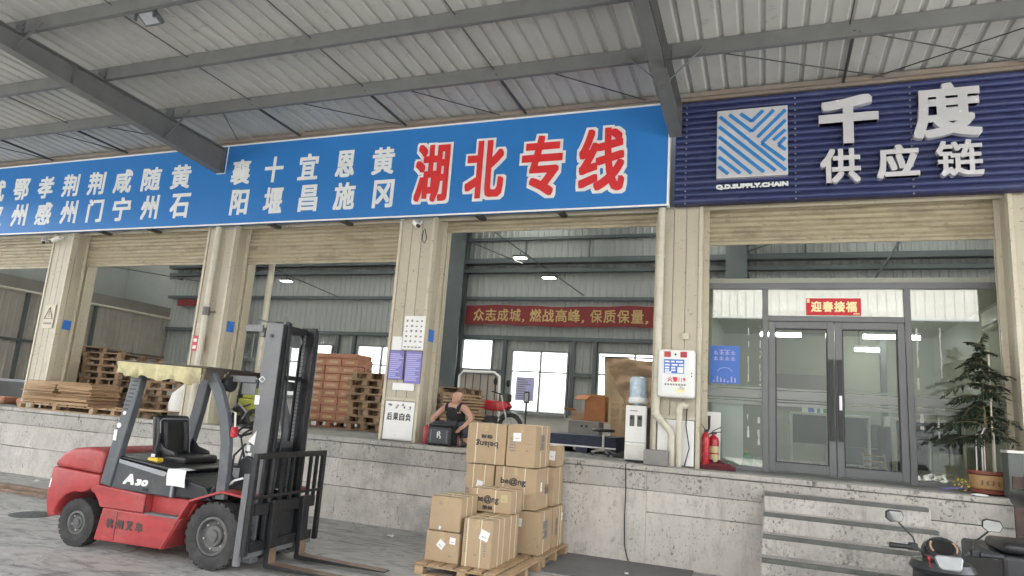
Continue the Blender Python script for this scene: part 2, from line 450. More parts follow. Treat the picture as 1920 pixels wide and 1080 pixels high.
M['vinyl'] = mat('black_vinyl', (.016, .016, .018), .32, var=.15, scale=5)
M['trim_grey'] = mat('trim_grey', (.30, .31, .33), .4, var=.12)
M['yellow'] = mat('yellow_plastic', (.72, .52, .05), .4, var=.06)
M['cloth_yellow'] = mat('yellow_cloth', (.52, .47, .27), .85, var=.2, scale=5, dirt=((.24, .21, .13), .85, 3.2, .47))
M['canopy_board'] = mat('roof_board', (.085, .07, .055), .8, var=.2, scale=3)
M['skin'] = mat('skin', (.47, .27, .19), .5, var=.10, scale=12)
M['tank'] = mat('black_cotton', (.018, .019, .022), .85, var=.2, scale=15)
M['trousers'] = mat('dark_trousers', (.05, .055, .065), .85, var=.2, scale=10)
M['shoe'] = mat('shoe', (.03, .03, .03), .6)
M['hair'] = mat('stubble_hair', (.20, .14, .11), .8, var=.2, scale=40)
M['stool_red'] = mat('red_plastic', (.36, .03, .04), .4, var=.08)
M['ext_red'] = mat('extinguisher_red', (.42, .018, .028), .25, var=.06)
M['leaf'] = mat('pine_leaf', (.026, .040, .020), .6, var=.4, scale=8)
M['bark'] = mat('stem_bark', (.16, .13, .07), .8, var=.2, scale=10)
M['pot'] = mat('glazed_pot', (.42, .25, .11), .4, var=.1, scale=5)
M['pot_rim'] = mat('pot_rim', (.22, .055, .035), .4, var=.15)
M['soil'] = mat('soil', (.05, .035, .025), .95, var=.3, scale=20)
M['stake'] = mat('stake_white', (.70, .70, .66), .5)
M['ac_white'] = mat('ac_white', (.70, .69, .64), .4, var=.05, dirt=((.4, .38, .33), .5, 4))
M['ac_dark'] = mat('ac_side', (.10, .11, .105), .5)
M['water'] = mat('bottle_blue', (.42, .52, .61), .15, var=.22, scale=14)
M['tarp'] = mat('brown_tarp', (.40, .27, .175), .8, var=.2, scale=6, dirt=((.2, .13, .085), .6, 2.5), stretch=(.6, .6, 2.2))
M['moto_red'] = mat('motorbike_red', (.50, .02, .03), .3, var=.06)
M['moto_green'] = mat('dark_green', (.03, .05, .04), .4, var=.2)
M['scooter'] = mat('scooter_black', (.028, .029, .031), .35, var=.15, scale=5)
M['scooter_silver'] = mat('scooter_silver', (.30, .31, .31), .35, .5, var=.1, scale=10)
M['mirror'] = mat('mirror_glass', (.85, .86, .84), .03, 1.0, var=.01)
M['screen'] = mat('dash_screen', (.010, .010, .012), .06, var=.1)
M['amber'] = mat('amber_lens', (.42, .26, .15), .2, var=.2)
M['office_wall'] = mat('office_wall', (.36, .37, .31), .8, var=.05, scale=.8)
M['office_floor'] = mat('office_tile', (.62, .60, .56), .25, var=.05)
M['desk'] = mat('desk_white', (.75, .74, .72), .4, var=.03)
M['desk_dark'] = mat('desk_dark', (.07, .075, .075), .5, var=.1)
M['tube'] = lamp_mat('lit_tube', (1, .97, .9), 6.5)
M['frost'] = translucent('frosted_band', (.62, .64, .62))
M['grass'] = mat('yard_grass', (.10, .12, .045), .9, var=.3)
M['green_plastic'] = mat('green_plastic', (.03, .35, .12), .35)
M['orange_card'] = mat('orange_carton', (.42, .17, .07), .7, var=.12)
M['blue_tarp'] = mat('navy_crate', (.022, .028, .06), .6, var=.3, scale=4)
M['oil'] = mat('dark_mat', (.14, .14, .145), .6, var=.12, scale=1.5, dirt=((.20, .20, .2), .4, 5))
M['far_white'] = mat('white_sheet', (.72, .70, .66), .5, var=.05)
M['lime'] = mat('lime_paint', (.32, .34, .06), .5, var=.2)
M['grey_crate'] = mat('grey_crate', (.23, .22, .21), .7, var=.1)
M['warn_yellow'] = mat('caution_yellow', (.50, .44, .24), .6, var=.1)

# ---------------------------------------------------------------- writing
_tc = {}
def glyphs(s, ext=0.0):
    c = bpy.data.curves.new('writing', 'FONT')
    c.body = s; c.extrude = ext; c.resolution_u = 2
    o = bpy.data.objects.new('writing', c); C.objects.link(o)
    dg = bpy.context.evaluated_depsgraph_get()
    me = bpy.data.meshes.new_from_object(o.evaluated_get(dg))
    bpy.data.objects.remove(o); bpy.data.curves.remove(c)
    return me
def write(name, s, x0, x1, z0, z1, y, mt, parent=None, grow=0.0, depth=0.0, skew=0.0, n=10):
    """put the words s into the upright rectangle x0..x1, z0..z1 with their face at depth y towards -Y;
    grow thickens the strokes by that many metres, depth gives raised letters their thickness"""
    src = glyphs(s, .05 if depth else 0.0)
    P = [v.co.copy() for v in src.vertices]; F = [tuple(p.vertices) for p in src.polygons]
    bpy.data.meshes.remove(src)
    ax, bx = min(p.x for p in P), max(p.x for p in P); ay, by = min(p.y for p in P), max(p.y for p in P)
    az, bz = min(p.z for p in P), max(p.z for p in P)
    sx = (x1 - x0 - 2 * grow) / max(1e-6, bx - ax); sz = (z1 - z0 - 2 * grow) / max(1e-6, by - ay)
    sd_ = depth / (bz - az) if depth and bz > az else 0.0
    shifts = [(0, 0)]
    if grow:
        m_ = 4 if grow > .03 else 2
        for k in range(-m_, m_ + 1):
            e = grow * k / m_
            shifts += [(e, -grow), (e, grow)]
            if abs(k) < m_: shifts += [(-grow, e), (grow, e)]
        if grow > .03: shifts += [(grow * .5 * i_, grow * .5 * j_) for i_ in (-1, 0, 1) for j_ in (-1, 0, 1)]
    V = []; FF = []
    for k, (dx, dz) in enumerate(shifts):
        b = len(V)
        for p in P:
            zc = z0 + grow + (p.y - ay) * sz + dz
            V.append((x0 + grow + (p.x - ax) * sx + dx + (zc - z0) * skew, y + .0002 * k + (bz - p.z) * sd_, zc))
        FF += [tuple(i + b for i in f) for f in F]
    me = bpy.data.meshes.new(name); me.from_pydata(V, [], FF); me.update()
    return link(name, me, mt, parent)
# ================================================================ THE SETTING
FL = 1.235                                   # dock floor height
ground = struct(obj('yard', MB().quad((-300, -300, 0), (300, -300, 0), (300, 300, 0), (-300, 300, 0)), M['yard']))
verge = struct(obj('verge', MB().quad((-120, 18, .05), (120, 18, .05), (120, 90, .05), (-120, 90, .05)), M['grass']))
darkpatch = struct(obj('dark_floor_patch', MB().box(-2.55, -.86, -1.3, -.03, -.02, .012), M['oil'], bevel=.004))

# manhole
t = thing('manhole_cover', 'round dark manhole cover set in the yard left of the forklift', 'manhole cover', (-9.33, -2.62, 0))
obj('cover', MB().lathe([(.26, 0), (.26, .008)], 28), M['steel_dark'], t)
rb = MB()
for i in range(-3, 4):
    h = math.sqrt(max(.001, .2 ** 2 - (i * .06) ** 2)); rb.box(-h, h, i * .06 - .012, i * .06 + .012, .008, .013)
obj('tread_rib', rb, M['steel_dark'], t)

# loading dock ----------------------------------------------------
floor = struct(obj('dock_floor', MB().box(-24, 9, .0, 10.3, .6, FL), M['dock_floor']))
dock = struct(obj('dock_wall', MB().box(-24, 9, .012, .3, 0, FL - .07), M['steel_dark']))
dock['label'] = 'whitewashed concrete front of the loading dock'
xs = [-24, -14.4, -6.3, -2.95, -1.48, 3.15, 9]
def panel(x0, x1, z0, z1, mt='dock', y=-.03):
    # cast face with uneven, slightly crumbled long edges
    n_ = max(2, int((x1 - x0) / .22)); P = []
    for i in range(n_ + 1):
        P.append((x0 + .002 + (x1 - x0 - .004) * i / n_, z0 + (random.uniform(.002, .010) if z0 > .01 else 0)))
    for i in range(n_, -1, -1):
        P.append((x0 + .002 + (x1 - x0 - .004) * i / n_, z1 - random.uniform(.0, .009)))
    obj('concrete_panel', MB().prism(P, y, .02), M[mt], dock)
random.seed(3)
for a, b in zip(xs[:-1], xs[1:]):
    n = max(1, round((b - a) / 4.4))
    panel(a, b, .925, FL - .065, 'dock_top', -.04)
    if a >= -1.5: panel(a, b, .655, .925); panel(a, b, 0, .655)
    elif b <= -2.9: panel(a, b, .505, .925); panel(a, b, 0, .505)
    else: panel(a, b, 0, .925)
cp = MB(); x = -24.0
k = 0
while x < 9:
    x2 = min(9, x + random.uniform(2.2, 3.4))
    obj('coping', MB().box(x + .003, x2 - .003, -.05, .32, FL - .062, FL + .004 + .002 * (k % 3)), M['dock_top'], dock, bevel=.018, seg=3)
    x = x2; k += 1
# grey cable running down the dock
c = obj('cable', MB().tube([(-1.76, .1, 1.25), (-1.765, -.055, 1.24), (-1.75, -.06, .9), (-1.755, -.06, .55), (-1.74, -.06, .2), (-1.69, -.06, .02)], .008, 6), M['black'])
tag(c, 'thin dark cable hanging down the dock wall below the water dispenser', 'cable')

# steps
st = thing('steps', 'worn concrete steps up the dock in front of the office door', 'steps', (0, 0, 0))
for i, (z, y) in enumerate([(1.075, -.32), (.87, -.62), (.665, -.92), (.46, -1.22), (.25, -1.52)]):
    e = .03 * i
    p = obj('step', MB().box(-.03 - e * .3, 1.72 + e, y, -.045 if i == 0 else y + .34, 0 if i == 4 else z - .23, z), M['step'], st, bevel=.02, seg=3)
    obj('nosing', MB().box(-.02 - e * .3, 1.70 + e, y - .008, y + .06, z - .04, z + .004), M['step_dark'], p, bevel=.006)

# floor of warehouse behind: walls ---------------------------------
def corr(x0, x1, z0, z1, pitch, d, flat=.55):
    """ribbed sheet in the xz plane, ribs towards -y"""
    mb = MB(); n = max(1, round((x1 - x0) / pitch)); p = (x1 - x0) / n
    pr = []
    for i in range(n):
        b = x0 + i * p
        pr += [(b, 0), (b + p * flat, 0), (b + p * (flat + .12), -d), (b + p * .88, -d)]
    pr.append((x1, 0))
    vs = [(a, y, z0) for a, y in pr] + [(a, y, z1) for a, y in pr]; k = len(pr)
    mb.add(vs, [(i, i + 1, i + 1 + k, i + k) for i in range(k - 1)])
    return mb

YB = 10.0
wins = [('A', -10.1, -7.92, 3.07, 4.06), ('B', -7.3, -5.48, 1.87, 3.74), ('C', -4.61, -2.5, 1.87, 3.76), ('D', -12.86, -11.0, 1.87, 3.73), ('E', -15.6, -13.83, 1.87, 3.72), ('F', -18.0, -16.6, 3.08, 4.05), ('G', 3.6, 5.4, 1.87, 3.74)]
backwall = thing('back_wall', 'grey ribbed sheet metal back wall of the warehouse with steel girts', 'wall', (0, YB, 0))
cuts = sorted({-21.6, 9.0} | {w_[1] for w_ in wins} | {w_[2] for w_ in wins})
for a, b in zip(cuts[:-1], cuts[1:]):
    wn = [w_ for w_ in wins if w_[1] <= a + .01 and w_[2] >= b - .01]
    spans = [(1.86, 8.3)] if not wn else [(1.86, wn[0][3]), (wn[0][4], 8.3)]
    for z0, z1 in spans:
        if z1 - z0 > .03: obj('ribbed_sheet', corr(a, b, z0, z1, .21, .022), M['int_wall'], backwall)
obj('plinth', MB().box(-21.6, 9, -.07, .25, FL, 1.862), M['plaster'], backwall, bevel=.01)
for z, h, d in ((7.25, .09, .12), (6.50, .16, .3), (6.20, .12, .22), (5.33, .10, .14), (4.10, .12, .14)):
    obj('girt', MB().box(-21.6, 9, -d, -.03, z - h / 2, z + h / 2), M['steel_int'], backwall)
for x in (-17.9, -9.22, -.76, 7.6):
    q = obj('wall_column', MB().box(x - .28, x + .28, -.52, -.48, FL, 8.2).box(x - .28, x + .28, -.18, -.14, FL, 8.2).box(x - .01, x + .01, -.48, -.18, FL, 8.2), M['steel_int'], backwall)
for x in (-7.52, -5.34, -4.68, -2.35, -12.98, -10.85, -15.75, -13.65):
    obj('post', MB().box(x - .06, x + .06, -.13, -.03, 1.87, 4.06), M['steel_int'], backwall)
for (a, b, z) in ((-5.3, -4.7, 3.06), (-7.9, -7.5, 3.06), (-13.6, -13.0, 3.06)):
    obj('rail', MB().box(a, b, -.12, -.03, z - .05, z + .05), M['steel_int'], backwall)
# fine hangers between the upper girts
for x in (-7.05, -5.0, 1.0, 3.2, -12, -14.5):
    obj('hanger', MB().box(x - .02, x + .02, -.1, -.06, 6.55, 7.25), M['steel_int'], backwall)
for pts in ([(-.7, 7.6), (.9, 7.1), (-.6, 6.6)], [(3.6, 7.5), (2.35, 5.4)], [(-.9, 7.3), (-.35, 5.6)]):
    obj('cross_brace', MB().tube([(p[0], -.35, p[1]) for p in pts], .03, 5), M['steel_int'], backwall)

WL = {'A': 'narrow bright window beside the big steel column on the back wall', 'B': 'tall four pane window with a notice stuck on it in the back wall', 'C': 'back wall window hung with the brown tarpaulin', 'D': 'bright window behind the pallet tower right of the brown cartons',
      'E': 'bright window seen through the forklift mast', 'F': 'small high window left of the forklift mast', 'G': 'window hidden behind the office at the right end of the back wall'}
for n_, a, b, z0, z1 in wins:
    if n_ == 'G': continue
    t = thing('window', WL[n_], 'window', (a, YB - .03, z0), 0, 'windows in the warehouse back wall')
    W_, H_ = b - a, z1 - z0
    fr = obj('frame', MB().box(0, W_, -.05, .05, 0, .05).box(0, W_, -.05, .05, H_ - .05, H_).box(0, .05, -.05, .05, .05, H_ - .05).box(W_ - .05, W_, -.05, .05, .05, H_ - .05), M['alu'], t)
    obj('sill', MB().box(-.05, W_ + .05, -.14, -.052, -.06, -.002), M['alu'], t)
    mid = W_ * .52
    obj('mullion', MB().box(mid - .025, mid + .025, -.045, .045, .05, H_ - .05), M['alu'], t)
    if H_ > 1.2:
        for p0, p1 in ((.05, mid - .025), (mid + .025, W_ - .05)):
            obj('transom', MB().box(p0, p1, -.04, .04, H_ * .655 - .02, H_ * .655 + .02), M['alu'], t)
            obj('pane', MB().box(p0, p1, -.004, .004, .05, H_ * .655 - .02), M['win_glass'], t)
            obj('pane', MB().box(p0, p1, -.004, .004, H_ * .655 + .02, H_ - .05), M['win_glass'], t)
    else:
        for p0, p1 in ((.05, mid - .025), (mid + .025, W_ - .05)): obj('pane', MB().box(p0, p1, -.004, .004, .05, H_ - .05), M['win_glass'], t)

# low partition along the left end of the hall
pw = thing('partition_wall', 'brownish ribbed partition wall with a pale rail along the left end of the hall', 'wall', (-21.5, 0, 0))
def side(mb):  # turn an xz sheet so that x runs along +Y
    q = MB(); q.f = mb.f; q.v = [Vector((-p.y, p.x, p.z)) for p in mb.v]; return q
y = 0.6
for i in range(9):
    y2 = y + 1.06
    obj('ribbed_sheet', side(corr(y, y2 - .006, FL, 4.46, .21, .02)), M['part_wall'], pw); y = y2
obj('band', MB().box(-.06, .0, .6, 10, 4.52, 4.9), M['part_band'], pw)
obj('top_rail', MB().tube([(.06, .5, 4.49), (.06, 10, 4.49)], .045, 8), M['pvc'], pw)
obj('mid_rail', MB().box(.03, .09, .6, 10, 2.95, 3.03), M['steel_int'], pw)
for yy in (4.6, 6.9):
    obj('stud', MB().box(.03, .12, yy - .05, yy + .05, FL, 4.45), M['steel_int'], pw)

endwall = struct(obj('end_wall', MB().box(9, 9.1, .3, 10.3, 0, 8.3), M['int_wall']))
endwall2 = struct(obj('left_end_wall', MB().box(-24.2, -24.1, .3, 10.3, 0, 8.3), M['int_wall']))
lw = struct(obj('upper_left_wall', MB().box(-24.1, -21.6, 10.0, 10.1, 0, 8.3), M['int_wall']))

# hall roof with translucent strips
hr = thing('hall_roof', 'ribbed sheet roof over the warehouse hall with translucent strips', 'roof', (0, 0, 0))
x = -24.2
sheet_ok = None
while x < 9:
    skyl = int((x + 24.2) / 1.66 + .01) % 3 == 1
    o = obj('skylight_strip' if skyl else 'roof_sheet', MB().box(x, x + 1.655, .62, 10.3, 8.3, 8.32), M['skylight'] if skyl else M['roof'], hr)
    x += 1.66
fw = struct(obj('front_wall', MB().box(-24.2, 9.1, .92, 1.05, 5.1, 8.3), M['int_wall']))
for x in (-17.9, -9.2, -.75):
    obj('roof_beam', MB().box(x - .12, x + .12, 1.06, 9.9, 7.7, 7.72).box(x - .01, x + .01, 1.06, 9.9, 7.72, 8.28), M['steel_int'], hr)

# ================================================================ CANOPY
cn = thing('canopy', 'grey steel canopy with ribbed sheets and purlins over the loading dock', 'canopy', (0, 0, 0))
RX = [-18.61, -9.93, -1.25, 7.43]
def zt(y): return 6.475 - .031 * y
def zb(y): return max(6.02 - .078 * y, -99) if y > -4.2 else 6.02 + .078 * 4.2 - .031 * (y + 4.2)
YO = -11.0
rm = MB()
ys = [.22, -1, -2.5, -4.2, YO]
for a, b in zip(ys[:-1], ys[1:]):
    # web
    rm.add([(-.007, a, zb(a)), (-.007, a, zt(a)), (-.007, b, zt(b)), (-.007, b, zb(b)), (.007, a, zb(a)), (.007, a, zt(a)), (.007, b, zt(b)), (.007, b, zb(b))],
           [(0, 1, 2, 3), (7, 6, 5, 4)])
    for f in (zb, zt):
        z0, z1 = f(a), f(b); s_ = -.014 if f is zb else 0
        rm.add([(-.09, a, z0 + s_), (.09, a, z0 + s_), (.09, b, z1 + s_), (-.09, b, z1 + s_), (-.09, a, z0 + .014 + s_), (.09, a, z0 + .014 + s_), (.09, b, z1 + .014 + s_), (-.09, b, z1 + .014 + s_)],
               [(0, 3, 2, 1), (4, 5, 6, 7), (0, 1, 5, 4), (1, 2, 6, 5), (2, 3, 7, 6), (3, 0, 4, 7)])
# stiffener plates and the end plate against the sign
for yy in (.2, -2.9, -5.2):
    rm.box(-.085, -.008, yy, yy + .012, zb(yy), zt(yy)).box(.008, .085, yy, yy + .012, zb(yy), zt(yy))
rme = mesh('rafter', rm)
PY = [.12 - 1.31 * i - 1.21 + 0.0 for i in range(0, 9)]
PY = [-1.09, -2.42, -3.72, -5.03, -6.34, -7.65, -8.96, -10.27]
def zs(y): return 6.705 - .031 * y
for x in RX:
    r_ = link('rafter', rme, M['steel'], cn, (x, 0, 0))
pm = MB()
h = .205
pm.box(-22, 8.6, 0, .004, -h, 0).box(-22, 8.6, .004, .065, -.004, 0).box(-22, 8.6, .004, .065, -h, -h + .004).box(-22, 8.6, .062, .066, -.022, -.004).box(-22, 8.6, .062, .066, -h + .004, -h + .022)
pme = mesh('purlin', pm)
cl = MB().box(-.10, .10, -.006, -.001, -.235, -.02)
for bx in (-.07, .07):
    for bz in (-.08, -.16): cl.lathe([(.012, -.016), (.012, -.006)], 6, 'y', (bx, 0, bz))
cle = mesh('cleat', cl)
for i, y in enumerate(PY):
    p = link('purlin', pme, M['steel'], cn, (0, y, zs(y)))
    for x in RX[1:3]:
        if i < 5: link('cleat', cle, M['steel_dark'], p, (x, 0, 0))
        if i in (0, 2, 4):
            for s_ in (-1, 1):
                obj('fly_brace', MB().bar((x + s_ * .02, y - .03, zb(y) + .04), (x + s_ * .5, y - .03, zs(y) - .12), .035, .008), M['fl_mast'], cn)
# struts, tie rods and diagonal rods between the purlins
SX = [-16.9, -14.75, -12.5, -8.1, -5.87, -3.65, 1.0, 3.25]
for x in SX:
    y0, y1 = PY[0], .2
    obj('strut', MB().tube([(x, y0, zs(y0) - .13), (x, y1, zs(y1) - .10)], .022, 6), M['rod'], cn)
    for k in range(len(PY) - 1):
        if k > 3: break
        ya, yb = PY[k], PY[k + 1]
        obj('tie_rod', MB().tube([(x - .05, ya, zs(ya) - .05), (x - .05, yb, zs(yb) - .09)], .008, 5), M['rod'], cn)
for x0, x1 in ((-8.75, -9.55), (-7.3, -5.95), (-5.25, -4.1), (-2.95, -1.7), (-.75, 1.5), (1.05, 3.1), (3.4, 1.35), (-13.1, -12.55), (-11.8, -10.4), (-15.4, -14.8)):
    obj('diagonal_rod', MB().tube([(x0, PY[0], zs(PY[0]) - .16), (x1, .18, zs(.18) - .09)], .009, 5), M['rod'], cn)
obj('slack_cable', MB().tube([(-1.16, -1.6, 6.12), (-1.12, -2.2, 6.05), (-1.15, -2.9, 6.18), (-1.10, -3.5, 6.12), (-1.14, -4.3, 6.32)], .010, 5), M['rod'], cn)
# roof sheets, each .75 m wide, three ribs, hung just above the purlins
sh = MB(); pr = []
for i in range(3):
    b = i * .25
    pr += [(b, 0), (b + .165, 0), (b + .19, .028), (b + .228, .028)]
pr.append((.775, 0))
k = len(pr)
sh.add([(a, .5, zs(.5) + d) for a, d in pr] + [(a, YO - .5, zs(YO - .5) + d) for a, d in pr], [(i, i + 1, i + 1 + k, i + k) for i in range(k - 1)])
she = mesh('roof_sheet', sh)
x = -22.0
i = 0
while x < 8.5:
    link('roof_sheet', she, M['roof'], cn, (x, 0, .004 + .0012 * (i % 2)))
    x += .75; i += 1
obj('eave_trim', MB().box(-22, 8.6, .20, .245, 6.60, 6.665), M['gutter'], cn)
obj('eave_closure', MB().box(-22, 8.6, .246, .5, 6.56, 6.62), M['gutter'], cn)

# floodlight under the canopy
def floodlight(x, y, z, label, tilt=-.5, rz=0, mt='tube'):
    t = thing('floodlight', label, 'floodlight', (x, y, z), rz, 'floodlights hung from the steelwork')
    mb = MB(); mb.M = Matrix.Rotation(tilt, 4, 'X')
    mb.box(-.15, .15, -.03, .03, -.20, .02)
    obj('housing', mb, M['steel_dark'], t, bevel=.008)
    mb = MB(); mb.M = Matrix.Rotation(tilt, 4, 'X'); mb.box(-.118, .118, -.036, -.031, -.170, -.012)
    obj('lens', mb, M['ac_white'] if False else M['trim_grey'], t)
    obj('bracket', MB().box(-.17, -.155, -.02, .02, -.12, .1).box(.155, .17, -.02, .02, -.12, .1).box(-.17, .17, -.02, .02, .1, .115), M['steel_dark'], t)
    return t
floodlight(-7.62, -3.62, 6.66, 'square black floodlight hung under the canopy at upper left', 1.05)

# opposite warehouse across the yard, seen only as a reflection in the office glass
ow = thing('opposite_warehouse', 'long white ribbed warehouse front across the yard', 'warehouse', (0, -36, 0))
obj('upper_wall', corr(-40, 40, 9.4, 15.0, .53, .06), M['far_white'], ow, rot=(0, 0, PI))
obj('lower_wall', MB().box(-40, 40, -.8, -.6, 0, 9.4), M['steel_dark'], ow)  # dark colour stands in for the shade under the far canopy

# ================================================================ COLUMNS
ZT = 5.0
def column(x0, x1, label, base=False):
    t = thing('clad_column', label, 'column', (x0, .45, 0), 0, 'cream clad columns between the dock doors')
    w_ = x1 - x0
    obj('core', MB().box(.012, w_ - .012, .05, .66, FL, ZT), M['cream'], t)
    zb_ = 1.93 if base else FL
    n = 3; pw_ = (w_ - .10) / n
    for i in range(n):
        a = .05 + i * pw_
        obj('cladding_panel', MB().box(a + .0035, a + pw_ - .0035, .004, .046, zb_, ZT - .05), M['cream'], t, bevel=.004)
    for a, b in ((0, .05), (w_ - .05, w_)):
        obj('corner_trim', MB().box(a, b, -.014, .03, FL, ZT - .002).box(a if a == 0 else w_ - .012, .012 if a == 0 else b, .03, .10, FL, ZT - .002), M['cream_trim'], t, bevel=.003)
    obj('side_panel', MB().box(w_ - .011, w_ + .002, .105, .62, FL, ZT - .01), M['cream'], t, bevel=.003)
    obj('side_panel', MB().box(-.002, .011, .105, .62, FL, ZT - .01), M['cream'], t, bevel=.003)
    if base:
        obj('base_rail', MB().box(.052, w_ - .052, -.010, .02, 1.88, 1.93), M['cream_trim'], t, bevel=.003)
        obj('base_panel', MB().box(.07, w_ - .07, -.004, .02, FL + .02, 1.87), M['white'], t, bevel=.004)
    return t
COLS = [(-18.9, -18.25), (-14.57, -13.95), (-10.21, -9.52), (-5.92, -5.24), (-1.50, -.86), (2.86, 3.5)]
column(*COLS[0], 'clad column at the far left edge of the dock')
column(*COLS[1], 'cream column with the triangular warning sign, behind the cardboard stack')
column(*COLS[2], 'cream column behind the forklift with a downpipe and red notice on it')
column(*COLS[3], 'cream column plastered with calendar and purple posters left of the seated man', True)
column(*COLS[4], 'cream column carrying the white fire cabinet and two pipes', True)
column(*COLS[5], 'cream column at the right edge behind the potted tree')

# blue tape patches on the column sides, small boxes, notices
def patch(name, x0, x1, y, z0, z1, mt, label, cat, th=.006, parent=None, group=None):
    o = obj(name, MB().box(x0, x1, y - th, y, z0, z1), M[mt], parent)
    if label: tag(o, label, cat, group)
    return o
for i, (x, z, lab) in enumerate(((-13.945, 3.0, 'blue tape band on the side of the column with the triangle sign'), (-9.515, 3.05, 'blue notice taped to the side of the column with the red notice'), (-5.235, 2.98, 'blue tape on the side of the postered column'))):
    o = obj('blue_tape', MB().box(x, x + .006, .56, .735, z - .10, z + .10), M['tape_blue']); tag(o, lab, 'tape', 'blue tape on column sides')

# ================================================================ ROLLER SHUTTERS
sl = MB(); pts = []
for i in range(9):
    a = i / 8
    pts.append((-.024 * math.sin(a * PI) - .004 * math.sin(a * 2 * PI), a * .078))
def slat_mesh(w_):
    mb = MB()
    vs = [(0, y, z) for y, z in pts] + [(w_, y, z) for y, z in pts]; n = len(pts)
    mb.add(vs, [(i, i + 1, i + 1 + n, i + n) for i in range(n - 1)])
    mb.box(0, w_, .004, .008, .072, .080)
    return mesh('slat', mb, smooth=True, ang=50)
SH = [(-18.2, -14.6, 4.29, 'roller shutter partly lowered at the left edge'), (-13.93, -10.24, 4.31, 'roller shutter half rolled above the pallet stacks'), (-9.5, -5.95, 4.30, 'roller shutter rolled up above the brown cartons'),
      (-5.22, -1.53, 4.80, 'roller shutter rolled fully up above the seated man'), (-.84, 2.84, 4.47, 'roller shutter rolled up above the glass office doors')]
for x0, x1, zb_, lab in SH:
    t = thing('roller_shutter', lab, 'roller shutter', (x0, .80, zb_), 0, 'roller shutters over the dock doors')
    w_ = x1 - x0
    sm = slat_mesh(w_)
    z = .05
    while zb_ + z < 5.06:
        link('slat', sm, M['shutter'], t, (0, 0, z)); z += .078
    obj('bottom_bar', MB().box(0, w_, -.02, .02, 0, .046), M['shutter'], t, bevel=.006)
    for a, b in ((-.03, .05), (w_ - .05, w_ + .03)):
        obj('guide_rail', MB().box(a, b, -.05, -.03, -(zb_ - FL), 5.05 - zb_).box(a, b, .03, .05, -(zb_ - FL), 5.05 - zb_), M['cream_trim'], t)
    obj('hood', MB().box(-.03, w_ + .03, -.22, -.05, 4.99 - zb_, 5.12 - zb_), M['shutter_box'], t, bevel=.008)
    obj('hood_lip', MB().box(-.03, w_ + .03, -.225, -.2, 4.955 - zb_, 4.989 - zb_), M['cream_trim'], t)

# ================================================================ BLUE SIGN
bs = thing('blue_sign', 'long blue shop sign with white place names and big red characters', 'sign', (0, 0, 0))
sy = .25
obj('panel', MB().box(-19.5, -1.36, sy, sy + .14, 4.965, 6.545), M['blue'], bs)
obj('border', MB().box(-19.5, -1.36, sy - .012, sy + .002, 4.94, 4.968).box(-19.5, -1.36, sy - .012, sy + .002, 6.54, 6.566).box(-1.362, -1.33, sy - .012, sy + .1, 4.94, 6.566), M['sign_border'], bs)
obj('notch_trim', MB().box(-9.83, -9.815, sy - .01, sy + .002, 6.0, 6.54).box(-10.03, -9.815, sy - .01, sy + .002, 5.985, 6.0), M['sign_border'], bs)
for x in (-13.0, -11.6, -8.6, -7.0, -4.4, -3.0): obj('fixing_bracket', MB().box(x - .05, x + .05, sy + .03, sy + .3, 4.915, 4.964), M['rod'], bs)
row1 = dict(武=(-16.72, -16.23), 鄂=(-15.93, -15.42), 孝=(-15.12, -14.63), 荆=(-14.33, -13.84), 荆_=(-13.55, -13.06), 咸=(-12.79, -12.28), 随=(-12.0, -11.48), 黄=(-11.2, -10.69), 襄=(-9.66, -9.2), 十=(-8.86, -8.43), 宜=(-8.08, -7.64), 恩=(-7.26, -6.86), 黄_=(-6.5, -6.05))
row2 = dict(汉=(-16.62, -16.13), 州=(-15.81, -15.32), 感=(-15.02, -14.53), 州_=(-14.23, -13.74), 门=(-13.43, -12.97), 宁=(-12.69, -12.18), 州__=(-11.88, -11.42), 石=(-11.1, -10.6), 阳=(-9.57, -9.15), 堰=(-8.78, -8.35), 昌=(-7.98, -7.57), 施=(-7.22, -6.78), 冈=(-6.41, -6.0))
for rw, z0, z1 in ((row1, 5.74, 6.25), (row2, 5.13, 5.64)):
    for ch, (a, b) in rw.items():
        write('character', ch[0], a, b, z0, z1, sy - .004, M['char_white'], bs, grow=.015, n=10)
for ch, x0, x1, z0, z1 in (('湖', -5.60, -4.97, 5.18, 6.22), ('北', -4.65, -3.97, 5.20, 6.20), ('专', -3.67, -2.99, 5.19, 6.20), ('线', -2.72, -2.0, 5.21, 6.24)):
    pass
    write('character_outline', ch, x0 - .045, x1 + .045, z0 - .045, z1 + .045, sy - .012, M['sign_border'], bs, grow=.066, n=16)
    write('character', ch, x0, x1, z0, z1, sy - .026, M['sign_red'], bs, grow=.0245, n=12)

# ================================================================ NAVY LOUVRE SIGN
ns = thing('navy_sign', 'navy louvred company sign with silver raised characters above the office', 'sign', (0, 0, 0))
obj('backing', MB().box(-1.25, 5.0, sy + .035, sy + .16, 4.96, 6.55), M['navy_back'], ns)
lv = MB(); pr = [(.03, 0), (.004, .010), (-.004, .03), (-.004, .055), (.004, .072), (.03, .080)]
vs = [(-1.255, y, z) for y, z in pr] + [(5.0, y, z) for y, z in pr]; n = len(pr)
lv.add(vs, [(i, i + 1, i + 1 + n, i + n) for i in range(n - 1)] + [tuple(range(n)), tuple(range(2 * n - 1, n - 1, -1))])
lme = mesh('louvre', lv, smooth=True, ang=50)
for i in range(17):
    link('louvre', lme, M['navy'], ns, (0, sy, 4.97 + i * .0932))
sd_ = MB()
for x in (-1.1, .385, 1.80, 3.2):
    for i in range(17): sd_.box(x - .010, x + .010, sy - .008, sy + .03, 4.97 + i * .0932 - .012, 4.97 + i * .0932 + .002)
obj('fixing_stud', sd_, M['trim_grey'], ns)
